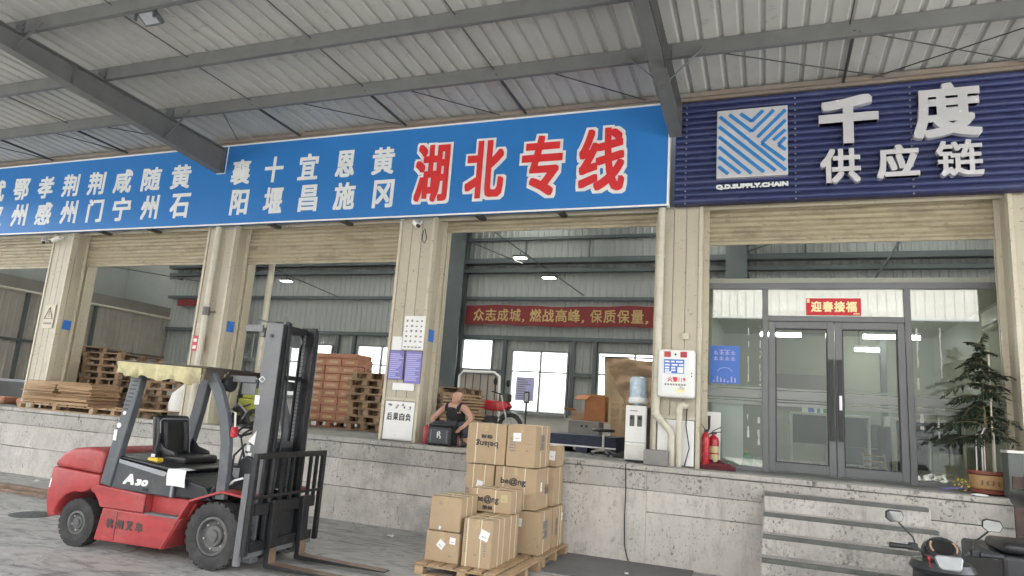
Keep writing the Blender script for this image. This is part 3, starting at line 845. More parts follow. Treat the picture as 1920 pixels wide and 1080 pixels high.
# emblem: white metal square with blue chevron bars
em = obj('emblem', MB().box(-.66, .285, sy - .10, sy - .01, 5.285, 6.31), M['silver'], ns, bevel=.006)
eb = .95
def ebar(p, q):
    # p,q in the 0..1 square of the emblem (x right, y up)
    P = lambda a: Vector((-.66 + .945 * a[0], sy - .105, 5.285 + 1.025 * a[1]))
    return MB().bar(P(p), P(q), .008, .048, (1, 0, -1 if (q[0] - p[0]) * (q[1] - p[1]) > 0 else 1))
ebs = [((.34, .93), (.5, .80)), ((.5, .80), (.66, .95)), ((.18, .93), (.5, .65)), ((.5, .65), (.81, .94)), ((.04, .91), (.97, .06)), ((.58, .56), (.97, .93)), ((.03, .76), (.83, .06)), ((.64, .47), (.97, .78)), ((.64, .47), (.96, .20)),
       ((.03, .61), (.67, .05)), ((.80, .50), (.97, .64)), ((.87, .43), (.97, .53)), ((.87, .43), (.97, .35)), ((.03, .46), (.5, .04)), ((.03, .31), (.34, .05)), ((.03, .17), (.17, .05)), ((.03, .035), (.2, .035))]
for p, q in ebs: obj('emblem_bar', ebar(p, q), M['logo_blue'], em)
write('company_name', 'Q.D.SUPPLY.CHAIN', -.67, .29, 5.135, 5.215, sy - .025, M['char_white'], ns, grow=.006, depth=.015)
for ch, x0, x1, z0, z1, of in (('千', .68, 1.41, 5.68, 6.37, .036), ('度', 1.81, 2.57, 5.67, 6.42, .026), ('供', .69, 1.18, 5.13, 5.61, .014), ('应', 1.37, 1.86, 5.15, 5.61, .016), ('链', 2.05, 2.56, 5.14, 5.62, .010)):
    write('raised_character', ch, x0, x1, z0, z1, sy - .10, M['silver'], ns, grow=of, depth=.09)
# ================================================================ FORKLIFT
fk = thing('forklift', 'red and black counterbalance forklift with raised mast and a yellow cloth under its roof', 'forklift', (-5.37, -3.53, 0), R(2.5))
W = 1.15
# chassis sides
ch = MB()
ch.prism([(-1.56, .12), (-.60, .13), (-.415, .46), (-1.50, .46)], .0, W)
ch.prism([(-1.72, .62), (-1.66, .60), (-1.60, .54), (-1.55, .464), (-.93, .464), (-.93, .655), (-1.72, .70)], .0, W)
ch.prism([(-.926, .464), (-.41, .464), (-.33, .60), (-.36, .645), (-.926, .652)], .10, W - .10)
obj('chassis', ch, M['fl_red'], fk, bevel=.012)
obj('step_plate', MB().box(-.90, -.45, -.004, .10, .455, .475), M['fl_mast'], fk)
pf = [(-.615, .13), (-.355, .60), (-.33, .645), (.06, .775), (.33, .75)]
for y0, y1 in ((-.01, .30), (W - .30, W + .01)):
    fin = MB()
    for (a, b) in zip(pf[:-1], pf[1:]):
        dx, dz = b[0] - a[0], b[1] - a[1]; l = math.hypot(dx, dz); nx, nz = -dz / l * .022, dx / l * .022
        fin.prism([a, b, (b[0] + nx, b[1] + nz), (a[0] + nx, a[1] + nz)], y0, y1)
    obj('front_fender', fin, M['fl_red'], fk)
obj('fender_inner', MB().prism([(-.58, .15), (-.34, .58), (-.30, .62), (.06, .75), (.30, .73), (.3, .5), (-.3, .2)], .30, W - .30), M['fl_mast_dark'], fk)
# counterweight
cw = MB()
arch = [(-2.22 + .02, .30)] + [(-1.90 + .335 * math.cos(a), .26 + .335 * math.sin(a)) for a in [PI * .93, PI * .8, PI * .68, PI * .56, PI * .44, PI * .34]]
low = [(-2.30, .28), (-2.36, .45), (-2.37, .62), (-2.345, .835), (-1.63, .80), (-1.63, .66), (-1.72, .64)] + arch[::-1][1:]
cw.prism(low, .0, W)
obj('counterweight', cw, M['fl_red'], fk, bevel=.03, seg=3, smooth=True, ang=50)
up = MB()
up.prism([(-1.63, .806), (-2.343, .842), (-2.31, .92), (-2.22, 1.0), (-2.08, 1.06), (-1.90, 1.085), (-1.70, 1.08), (-1.62, 1.05)], .0, W)
obj('counterweight_top', up, M['fl_red'], fk, bevel=.04, seg=3, smooth=True, ang=50)
# engine hood
obj('hood_side', MB().prism([(-1.50, .672), (-.60, .655), (-.60, .885), (-.70, .90), (-1.42, .985)], .03, W - .03), M['fl_dark'], fk, bevel=.012)
obj('hood_trim', MB().prism([(-1.40, .955), (-.74, .862), (-.70, .905), (-.75, .918), (-1.40, .995)], .015, .028), M['trim_grey'], fk, bevel=.003)
obj('hood_edge', MB().box(-.625, -.60, .012, .03, .66, .885), M['trim_grey'], fk, bevel=.003)
obj('hood_top', MB().prism([(-1.63, 1.0), (-1.42, .99), (-.62, .895), (-.60, .94), (-.7, .965), (-1.45, 1.03), (-1.62, 1.04)], .05, W - .05), M['vinyl'], fk, bevel=.02, seg=3, smooth=True)
obj('cowl', MB().prism([(-.598, .66), (-.10, .66), (-.2, .80), (-.5, .86), (-.598, .88)], .05, W - .05), M['black'], fk, bevel=.02)
write('model_mark', 'A', -1.31, -1.155, .735, .85, .026, M['white'], fk, grow=.008, skew=.28, n=8)
write('model_mark', '30', -1.135, -.965, .735, .805, .026, M['white'], fk, grow=.007, skew=.28, n=8)
for chx, x in (('杭', -1.41), ('州', -1.27), ('叉', -1.135), ('车', -1.0)):
    write('side_lettering', chx, x, x + .105, .265, .365, -.007, M['ink'], fk, grow=.004, n=8)
# seat
sa = MB(); sa.box(-1.30, -.80, .34, .88, .955, 1.06)
for ya in (.33, .85): obj('seat_wing', MB().prism([(-1.26, 1.04), (-.92, 1.04), (-.96, 1.10), (-1.12, 1.14), (-1.22, 1.24)], ya, ya + .04), M['vinyl'], fk, bevel=.015, smooth=True)
obj('seat_cushion', sa, M['vinyl'], fk, bevel=.035, seg=3, smooth=True)
sb = MB(); sb.M = Matrix.Translation((-1.24, .6, 1.0)) @ Matrix.Rotation(R(-11), 4, 'Y')
sb.box(-.06, .05, -.25, .25, .0, .50)
bk = obj('seat_back', sb, M['vinyl'], fk, bevel=.045, seg=4, smooth=True)
rb = MB(); rb.M = sb.M
for yy in (-.155, .155): rb.tube([(.055, yy, .07), (.062, yy, .24), (.055, yy, .41)], .028, 8)
rb.box(.048, .056, -.11, .11, .06, .42)
obj('bolster', rb, M['vinyl'], bk, smooth=True)
pip = MB(); pip.M = sb.M; pip.tube([(.052, -.225, .03), (.052, -.225, .42), (.052, -.19, .45), (.052, .19, .45), (.052, .225, .42), (.052, .225, .03)], .006, 6)
obj('piping', pip, M['trim_grey'], bk)
obj('belt_reel', MB().box(-1.22, -1.15, .27, .33, .98, 1.10).tube([(-1.2, .3, 1.08), (-1.19, .31, 1.2), (-1.21, .34, 1.29)], .018, 6), M['black'], fk, bevel=.006)
obj('belt_tag', MB().box(-1.215, -1.16, .262, .27, 1.02, 1.06), M['paper'], fk)
# overhead guard
def post(pts, w_, d, y):
    # one swept outline in the xz plane, w_ wide along the truck, d thick across it
    P = [Vector((a[0], a[1])) for a in pts]; L = []; Rr = []
    for i, p in enumerate(P):
        t_ = (P[min(i + 1, len(P) - 1)] - P[max(i - 1, 0)]).normalized(); n_ = Vector((-t_.y, t_.x))
        L.append(p + n_ * w_ / 2); Rr.append(p - n_ * w_ / 2)
    mb = MB(); k = len(P)
    vs = [(q.x, yy, q.y) for yy in (y - d / 2, y + d / 2) for q in L + Rr]
    fs = []
    for i in range(k - 1):
        fs += [(i, i + 1, k + i + 1, k + i), (2 * k + i + 1, 2 * k + i, 3 * k + i, 3 * k + i + 1), (i + 1, i, 2 * k + i, 2 * k + i + 1), (k + i, k + i + 1, 3 * k + i + 1, 3 * k + i)]
    fs += [(0, k, 3 * k, 2 * k), (k - 1, 3 * k - 1, 4 * k - 1, 2 * k - 1)]
    return mb.add(vs, fs)
for y in (.055, W - .055):
    obj('rear_post', post([(-1.545, .70), (-1.50, 1.0), (-1.40, 1.55), (-1.34, 1.99)], .15, .09, y), M['fl_grey'], fk, bevel=.012)
    obj('front_post', post([(.02, .70), (.015, 1.0), (-.01, 1.28), (-.08, 1.55), (-.20, 1.80), (-.36, 2.0)], .115, .07, y), M['fl_grey'], fk, bevel=.010)
    obj('roof_side_rail', MB().bar((-1.40, y, 2.02), (-.33, y, 2.02), .07, .06), M['fl_grey'], fk, bevel=.01)
gr = MB()
for i in range(9): gr.box(-1.36 + i * .12, -1.33 + i * .12, .06, W - .06, 2.01, 2.04)
stuff(obj('roof_grille', gr, M['fl_dark'], fk))
sv = MB()
for i in range(8): sv.M = Matrix.Translation((-1.425 + .012 * i, .0095, 1.54 + i * .045)); sv.box(-.045, .03, -.004, .002, 0, .012)
stuff(obj('post_louvre', sv, M['fl_mast_dark'], fk))
obj('sticker', MB().box(-1.535, -1.49, .004, .009, 1.19, 1.31), M['paper'], fk)
stuff(obj('round_sticker', MB().lathe([(.03, .004), (.03, .009)], 12, 'y', (-1.48, 0, 1.36)).lathe([(.022, .004), (.022, .009)], 10, 'y', (-1.43, 0, 1.50)), M['paper'], fk))
# board on the roof, yellow cloth hanging along the near side
bd = MB(); bd.M = Matrix.Rotation(R(1.0), 4, 'Y')
bd.box(-1.60, -.30, -.10, W + .05, 2.045, 2.062)
obj('roof_board', bd, M['canopy_board'], fk)
sk = MB(); vs = []
for j in range(4):
    for i in range(13):
        u = i / 12; vs.append((-.30 + .012 * math.sin(i * 1.3) - .02 * j / 3, -.08 + (W + .12) * u, 2.055 + .0 * u - j * (.035 + .012 * math.sin(u * 5 + 1))))
sk.add(vs, [(j * 13 + i, j * 13 + i + 1, (j + 1) * 13 + i + 1, (j + 1) * 13 + i) for j in range(3) for i in range(12)])
obj('board_skirt', sk, M['canopy_board'], fk, smooth=True, ang=80)
cy = MB(); n = 44; top = []; bot = []
for i in range(n + 1):
    u = i / n; x = -1.55 + 1.20 * u
    wv = .012 * math.sin(u * 31) + .008 * math.sin(u * 57 + 1)
    top.append((x, -.105 + wv * .2, 2.075 - .03 * u))
    bot.append((x + .012 * math.sin(u * 23), -.085 + wv * 1.6, 1.925 - .05 * u + .016 * math.sin(u * 18 + 2) + .008 * math.sin(u * 43)))
rows = 5
vs = []
for r_ in range(rows + 1):
    f = r_ / rows
    for i in range(n + 1):
        a = Vector(top[i]); b = Vector(bot[i]); p = a.lerp(b, f); p.y += (.016 * math.sin(f * 5 + i * .9) + .012 * math.sin(i * 2.3 + f * 3)) * f; p.z += .007 * math.sin(i * 1.1) * f
        vs.append(p)
fs = [(r_ * (n + 1) + i, r_ * (n + 1) + i + 1, (r_ + 1) * (n + 1) + i + 1, (r_ + 1) * (n + 1) + i) for r_ in range(rows) for i in range(n)]
cy.add(vs, fs)
# end fold around the front corner
obj('cloth_valance', cy, M['cloth_yellow'], fk, smooth=True, ang=80)
fr = MB(); vs = []
for r_ in range(4):
    for i in range(10):
        u = i / 9; vs.append((-.345 + .03 * u + .01 * math.sin(i * 1.7 + r_), -.09 + .40 * u, 2.045 - r_ * .045 * (1 - .5 * u) + .01 * math.sin(i)))
fr.add(vs, [(r_ * 10 + i, r_ * 10 + i + 1, (r_ + 1) * 10 + i + 1, (r_ + 1) * 10 + i) for r_ in range(3) for i in range(9)])
obj('cloth_fold', fr, M['cloth_yellow'], fk, smooth=True, ang=80)
obj('rear_decal', MB().prism([(-2.352, .60), (-2.335, .60), (-2.325, .70), (-2.342, .70)], -.003, .05), M['paper'], fk)
obj('tow_pin', MB().box(-2.40, -2.36, .5, .64, .42, .50).tube([(-2.42, .57, .40), (-2.42, .57, .56)], .018, 8), M['fl_mast_dark'], fk, bevel=.006)
obj('hood_latch', MB().box(-1.02, -.94, .022, .03, .69, .72), M['fl_mast_dark'], fk, bevel=.003)
obj('panel_seam', MB().box(-1.28, -1.274, -.002, .004, .15, .45).box(-.925, -.919, -.002, .004, .47, .655), M['fl_mast_dark'], fk)
obj('cab_hose', MB().tube([(.10, .20, .80), (.03, .14, .95), (.05, .12, 1.15), (.12, .2, 1.28)], .012, 6).tube([(.12, .24, .80), (.06, .18, 1.0), (.09, .2, 1.2)], .010, 6), M['black'], fk, smooth=True)
obj('pedal', MB().bar((-.12, .40, .72), (-.02, .40, .80), .07, .012).bar((-.12, .60, .72), (-.02, .60, .80), .07, .012), M['bolt'], fk)
obj('far_mirror', MB().box(-.30, -.27, W - .02, W + .10, 1.66, 1.80), M['black'], fk, bevel=.008)
# work lamp under the front corner, mirror, red light
obj('work_lamp', MB().lathe([(.03, -.06), (.075, -.04), (.09, .03), (.085, .045)], 16, 'x', (-.22, .2, 1.90)), M['black'], fk, smooth=True)
obj('front_lamp', MB().box(.03, .08, .03, .10, 1.34, 1.45), M['ext_red'], fk, bevel=.01)
obj('lamp_arm', MB().tube([(-.05, .07, 1.62), (.05, .05, 1.60), (.06, .06, 1.45)], .012, 6), M['bolt'], fk)
# dash, steering wheel, levers
obj('dashboard', MB().prism([(.02, .78), (.26, .78), (.26, 1.12), (.16, 1.16), (.06, 1.10)], .18, W - .18), M['black'], fk, bevel=.02)
obj('dash_cover', MB().prism([(.02, 1.17), (.26, 1.15), (.30, 1.30), (.10, 1.33)], .30, .80), M['fl_dark'], fk, bevel=.02)
obj('steering_column', MB().tube([(.12, .58, 1.1), (-.10, .58, 1.40)], .03, 8), M['black'], fk)
swm = MB(); swm.M = Matrix.Translation((-.13, .58, 1.43)) @ Matrix.Rotation(R(-35), 4, 'Y')
swm.tube([(.17 * math.cos(2 * PI * i / 20), .17 * math.sin(2 * PI * i / 20), 0) for i in range(21)], .014, 6, False)
swm.tube([(-.16, 0, 0), (.16, 0, -.0)], .012, 6).tube([(0, -.16, 0), (0, .16, 0)], .012, 6).lathe([(.04, -.02), (.035, .02)], 10)
obj('steering_wheel', swm, M['black'], fk, smooth=True)
obj('lever', MB().tube([(.0, .36, 1.1), (-.06, .32, 1.34)], .009, 6).tube([(.04, .30, 1.1), (-.01, .26, 1.34)], .009, 6).lathe([(.018, 1.33), (.02, 1.36)], 8, 'z', (-.06, .32, 0)).lathe([(.018, 1.33), (.02, 1.36)], 8, 'z', (-.01, .26, 0)), M['black'], fk)
obj('grab_handle', MB().tube([(.03, .12, .84), (.12, .10, .9), (.22, .1, .93)], .012, 6), M['paper'], fk)
obj('data_plate', MB().box(.02, .10, .172, .178, .92, 1.02), M['trim_grey'], fk)
obj('kick_lever', MB().tube([(-.06, .06, .70), (-.10, .05, .78), (-.05, .05, .82)], .03, 7), M['black'], fk)
# wheels
def wheel(x, y, r, w_, ri, parts_side):
    tm = MB()
    s_ = w_ / 2
    tm.lathe([(ri, -s_ * .86), (ri + .03, -s_ * .98), (r - .05, -s_), (r - .012, -s_ * .86), (r, -s_ * .6), (r, s_ * .6), (r - .012, s_ * .86), (r - .05, s_), (ri + .03, s_ * .98), (ri, s_ * .86), (ri, -s_ * .86)], 40, 'y', cap=False)
    wl = obj('wheel', tm, M['rubber'], fk, smooth=True, ang=40, loc=(x, y, r))
    tl = MB(); nl = 24
    for i in range(nl):
        for s in (-1, 1):
            a = 2 * PI * (i + (.5 if s > 0 else 0)) / nl
            mx = Matrix.Rotation(a, 4, 'Y'); q = MB(); q.M = mx
            q.box(-.026, .026, s * s_ * .15 if s > 0 else -s_ * .86, s_ * .86 if s > 0 else -s_ * .15, r - .03, r + .004)
            tl.add(q.v, q.f)
    stuff(obj('tread_lug', tl, M['rubber'], wl))
    o = parts_side
    rm_ = MB().lathe([(ri - .005, -.02), (ri - .005, o * s_ * .84), (ri - .03, o * s_ * .86), (ri - .045, o * s_ * .45), (ri * .55, o * s_ * .38), (ri * .5, o * s_ * .62), (ri * .33, o * s_ * .66), (ri * .3, o * s_ * .8), (.02, o * s_ * .82)], 32, 'y')
    obj('rim', rm_, M['rim'], wl, smooth=True, ang=30)
    nb = MB()
    for i in range(6):
        a = 2 * PI * i / 6 + .3
        nb.lathe([(.012, o * s_ * .38), (.012, o * s_ * .56), (.004, o * s_ * .6)], 6, 'y', (ri * .68 * math.cos(a), 0, ri * .68 * math.sin(a)))
    stuff(obj('wheel_nut', nb, M['bolt'], wl))
wheel(0, .12, .335, .25, .20, -1); wheel(0, W - .12, .335, .25, .20, 1)
wheel(-1.90, .12, .255, .18, .135, -1); wheel(-1.90, W - .12, .255, .18, .135, 1)
obj('axle', MB().tube([(-1.9, .15, .26), (-1.9, W - .15, .26)], .06, 8).tube([(0, .2, .33), (0, W - .2, .33)], .09, 8), M['fl_mast_dark'], fk)
# mast
MZ = 2.60
for y, s in ((.24, 1), (.92, -1)):
    Y2 = lambda a, b: (min(y + s * a, y + s * b), max(y + s * a, y + s * b))
    rl = MB(); rl.box(.16, .375, *Y2(-.018, 0), .10, MZ)      # web of the outer channel
    obj('outer_rail', rl, M['fl_mast'], fk, bevel=.004)
    f2 = MB()
    for xa in (.16, .355): f2.box(xa, xa + .02, *Y2(.001, .06), .10, MZ - .01)
    obj('rail_flange', f2, M['fl_mast_dark'], fk)
    inn = MB(); inn.box(.195, .395, *Y2(.064, .08), .12, MZ + .03)
    for xa in (.195, .375): inn.box(xa, xa + .02, *Y2(.081, .115), .12, MZ + .02)
    obj('inner_rail', inn, M['fl_mast_dark'], fk, bevel=.003)
    obj('lift_cylinder', MB().tube([(.265, y + s * .032, .15), (.265, y + s * .032, 1.9)], .026, 10).tube([(.265, y + s * .032, 1.9), (.265, y + s * .032, MZ - .1)], .016, 8), M['fl_mast_dark'], fk, smooth=True)
    ck = MB()
    for i in range(46): ck.box(.255, .285, *Y2(.125, .137), 0.62 + i * .042, 0.655 + i * .042)
    stuff(obj('lift_chain', ck, M['fl_mast'], fk))
    obj('rail_foot', MB().box(.10, .38, *Y2(-.04, .10), .08, .16), M['fl_mast'], fk, bevel=.01)
for z, hgt, x0, x1 in ((2.50, .10, .06, .125), (1.93, .11, .06, .125), (.95, .16, .06, .125), (.24, .14, .06, .14)):
    obj('mast_crossbar', MB().box(x0, x1, .24, .92, z - hgt / 2, z + hgt / 2), M['fl_mast'], fk, bevel=.008)
for z, hgt in ((2.57, .07), (2.02, .05), (1.20, .08)):
    obj('inner_crossbar', MB().box(.20, .29, .36, .80, z - hgt / 2, z + hgt / 2), M['fl_mast_dark'], fk, bevel=.006)
for yy in (.5, .66): obj('chain_pulley', MB().lathe([(.075, -.018), (.055, -.006), (.055, .006), (.075, .018)], 16, 'y', (.25, yy, 2.44)), M['fl_mast'], fk)
obj('hose_bracket', MB().box(-.10, .125, .20, .222, 2.50, 2.575).tube([(.02, .25, 2.64), (.16, .25, 2.61), (.24, .27, 2.61)], .012, 6).tube([(.33, .3, 2.6), (.34, .33, 2.68)], .016, 6), M['fl_mast'], fk)
obj('tilt_bracket', MB().box(-.22, .125, .20, .222, 1.93, 2.0).box(-.06, .125, .224, .24, 1.80, 1.93), M['fl_mast'], fk, bevel=.006)
obj('hose', MB().tube([(.3, .52, .7), (.32, .53, 1.4), (.31, .5, 2.1), (.28, .48, 2.4), (.24, .46, 2.2), (.22, .45, 1.5)], .013, 7), M['black'], fk, smooth=True)
stuff(obj('mast_sticker', MB().box(.14, .20, .214, .220, 1.70, 1.80).prism([(.13, 1.305), (.21, 1.27), (.22, 1.42)], .214, .220).box(.125, .165, .214, .220, 1.20, 1.265).box(.145, .19, .214, .220, 1.14, 1.185).box(.13, .165, .214, .220, .92, 1.10), M['paper'], fk))
lz = MB()
for x in (.13, .215):
    pass
for (cx, rr) in ((.10, .028), (.20, .04)):
    pts = [(cx - rr, .217, 1.975), (cx, .217, 1.975 + rr * .8), (cx + rr, .217, 1.975), (cx, .217, 1.975 - rr * .8), (cx - rr, .217, 1.975)]
    lz.tube(pts, .006, 4)
obj('mast_emblem', lz, M['paper'], fk)
obj('rail_top_eye', MB().lathe([(.022, .21), (.022, .223)], 10, 'y', (.25, 0, 2.46)), M['fl_mast_dark'], fk)
# carriage, backrest and forks
cg = obj('carriage', MB().box(.40, .47, .05, W - .05, .58, .70).box(.40, .47, .05, W - .05, .22, .32).box(.41, .46, .24, .32, .32, .58).box(.41, .46, W - .32, W - .24, .32, .58).box(.41, .45, .42, .74, .30, .60), M['fl_mast_dark'], fk, bevel=.006)
br = obj('backrest_frame', MB().box(.44, .49, -.06, -.005, .20, 1.21).box(.44, .49, W + .005, W + .06, .20, 1.21).box(.44, .49, -.005, W + .005, 1.15, 1.21), M['fl_mast_dark'], fk, bevel=.006)
obj('backrest_tie', MB().box(.492, .505, -.03, W + .03, .755, .785), M['fl_mast_dark'], br)
for y in (.11, .27, .43, .60, .77, .93, 1.05):
    obj('backrest_bar', MB().box(.45, .48, y - .018, y + .018, .70, 1.15), M['fl_mast_dark'], br)
obj('side_guide', MB().box(.36, .43, -.065, -.02, .10, 1.0), M['fl_mast'], fk, bevel=.008)
obj('lower_crossbar', MB().box(.36, .44, .0, W, .16, .235), M['fl_mast'], fk, bevel=.01)
obj('tilt_cylinder', MB().tube([(.1, .18, .45), (.36, .05, .55)], .04, 8), M['fl_mast'], fk)
for y in (.33, .86):
    f = MB()
    f.prism([(.475, .045), (.475, .72), (.525, .72), (.535, .10), (.56, .085), (1.62, .055), (1.62, .042), (.53, .035)], y - .06, y + .06)
    fo = obj('fork', f, M['fl_mast_dark'], fk, bevel=.008)
    obj('fork_blade', MB().prism([(.537, .10), (.565, .0865), (1.61, .0575), (1.61, .0565), (.565, .0855), (.5365, .0965)], y - .061, y + .061).box(.5365, .5385, y - .058, y + .058, .10, .24), M['fork'], fo)

# things left on the forklift
p = MB(); n = 9; vs = []
for j in range(5):
    for i in range(n):
        u = i / (n - 1); s_ = u * .34
        if s_ < .17: x, z = 0, 0; yy, zz = .20 - s_, .0
        else: yy, zz = .03 - min(.02, (s_ - .17) * .3), -(s_ - .17)
        xx = -.73 + j * .062 + .05 * u
        vs.append((xx, yy, .935 - .11 * (xx + 1.2) * 0 + zz - .035 * 0 + .004 * math.sin(j)))
p.add(vs, [(j * n + i, j * n + i + 1, (j + 1) * n + i + 1, (j + 1) * n + i) for j in range(4) for i in range(n - 1)])
o = obj('paper_sheet', p, M['paper'], smooth=True, ang=80); o.matrix_world = fk.matrix_basis.copy() @ Matrix.Translation((.0, -.006, .015))
tag(o, 'white paper sheet draped over the forklift hood edge beside the seat', 'paper')
o = obj('yellow_tool', MB().box(-1.14, -1.0, .15, .24, .985, 1.03).tube([(-1.18, .2, 1.0), (-1.06, .2, 1.01)], .014, 6), M['yellow'], bevel=.01); o.matrix_world = fk.matrix_basis.copy()
tag(o, 'small yellow plastic tool lying on the forklift hood', 'tool')
# steel forks lying on the ground at far left
t = thing('steel_channel', 'long flat rusty steel channel lying on the yard at the far left', 'steel bar', (-11.2, -1.5, 0), R(0))
obj('channel', MB().box(-2.6, 1.3, -.12, .0, 0, .05).box(-2.6, 1.3, .02, .14, 0, .09), M['fork'], t, bevel=.006)

# ================================================================ CARTONS ON PALLETS
def pallet_parts(w_, d, root, deck_n=7, wm='wood', h=.13, detail=True):
    bw = w_ / deck_n * .82
    random.seed(int(w_ * 1000) + deck_n)
    if detail:
        me = mesh('deck_board', MB().box(-d / 2, d / 2, -bw / 2, bw / 2, -.018, 0), bevel=.003, seg=1)
        for i in range(deck_n):
            o = link('deck_board', me, M[wm], root, (0, 0, h - .001 * random.random()), (0, 0, PI / 2 + random.uniform(-.006, .006)))
            o.location.x = -w_ / 2 + bw / 2 + i * (w_ - bw) / (deck_n - 1)
        bm_ = mesh('block', MB().box(-.05, .05, -.05, .05, -.0475, .0475), bevel=.003, seg=1)
        st_ = mesh('stringer', MB().box(-w_ / 2, w_ / 2, -.05, .05, -.009, .009), bevel=.002, seg=1)
        for yy in (-d / 2 + .05, 0, d / 2 - .05):
            link('stringer', st_, M[wm], root, (0, yy, h - .028)); link('bottom_board', st_, M[wm], root, (0, yy, .009))
            for xx in (-w_ / 2 + .05, 0, w_ / 2 - .05): link('block', bm_, M[wm], root, (xx, yy, .0595 + .006))
    else:
        mb = MB(); mb.box(-w_ / 2, w_ / 2, -d / 2, d / 2, h - .020, h)
        for yy in (-d / 2 + .05, 0, d / 2 - .05): mb.box(-w_ / 2, w_ / 2, yy - .05, yy + .05, 0, .018)
        link('deck', mesh('deck', mb), M[wm], root)
        b2 = MB()
        for yy in (-d / 2 + .05, 0, d / 2 - .05):
            for xx in (-w_ / 2 + .06, 0, w_ / 2 - .06): b2.box(xx - .06, xx + .06, yy - .048, yy + .048, .019, h - .021)
        stuff(link('block', mesh('block', b2), M[wm], root))
p1 = thing('wooden_pallet', 'front wooden pallet on the yard carrying the low group of cartons', 'pallet', (-3.05, -1.80, 0), 0, 'pallets under the cartons'); pallet_parts(1.12, 1.06, p1, 7)
p2 = thing('wooden_pallet', 'rear wooden pallet against the dock under the tall carton stack', 'pallet', (-3.05, -.63, 0), 0, 'pallets under the cartons'); pallet_parts(1.10, 1.08, p2, 7)

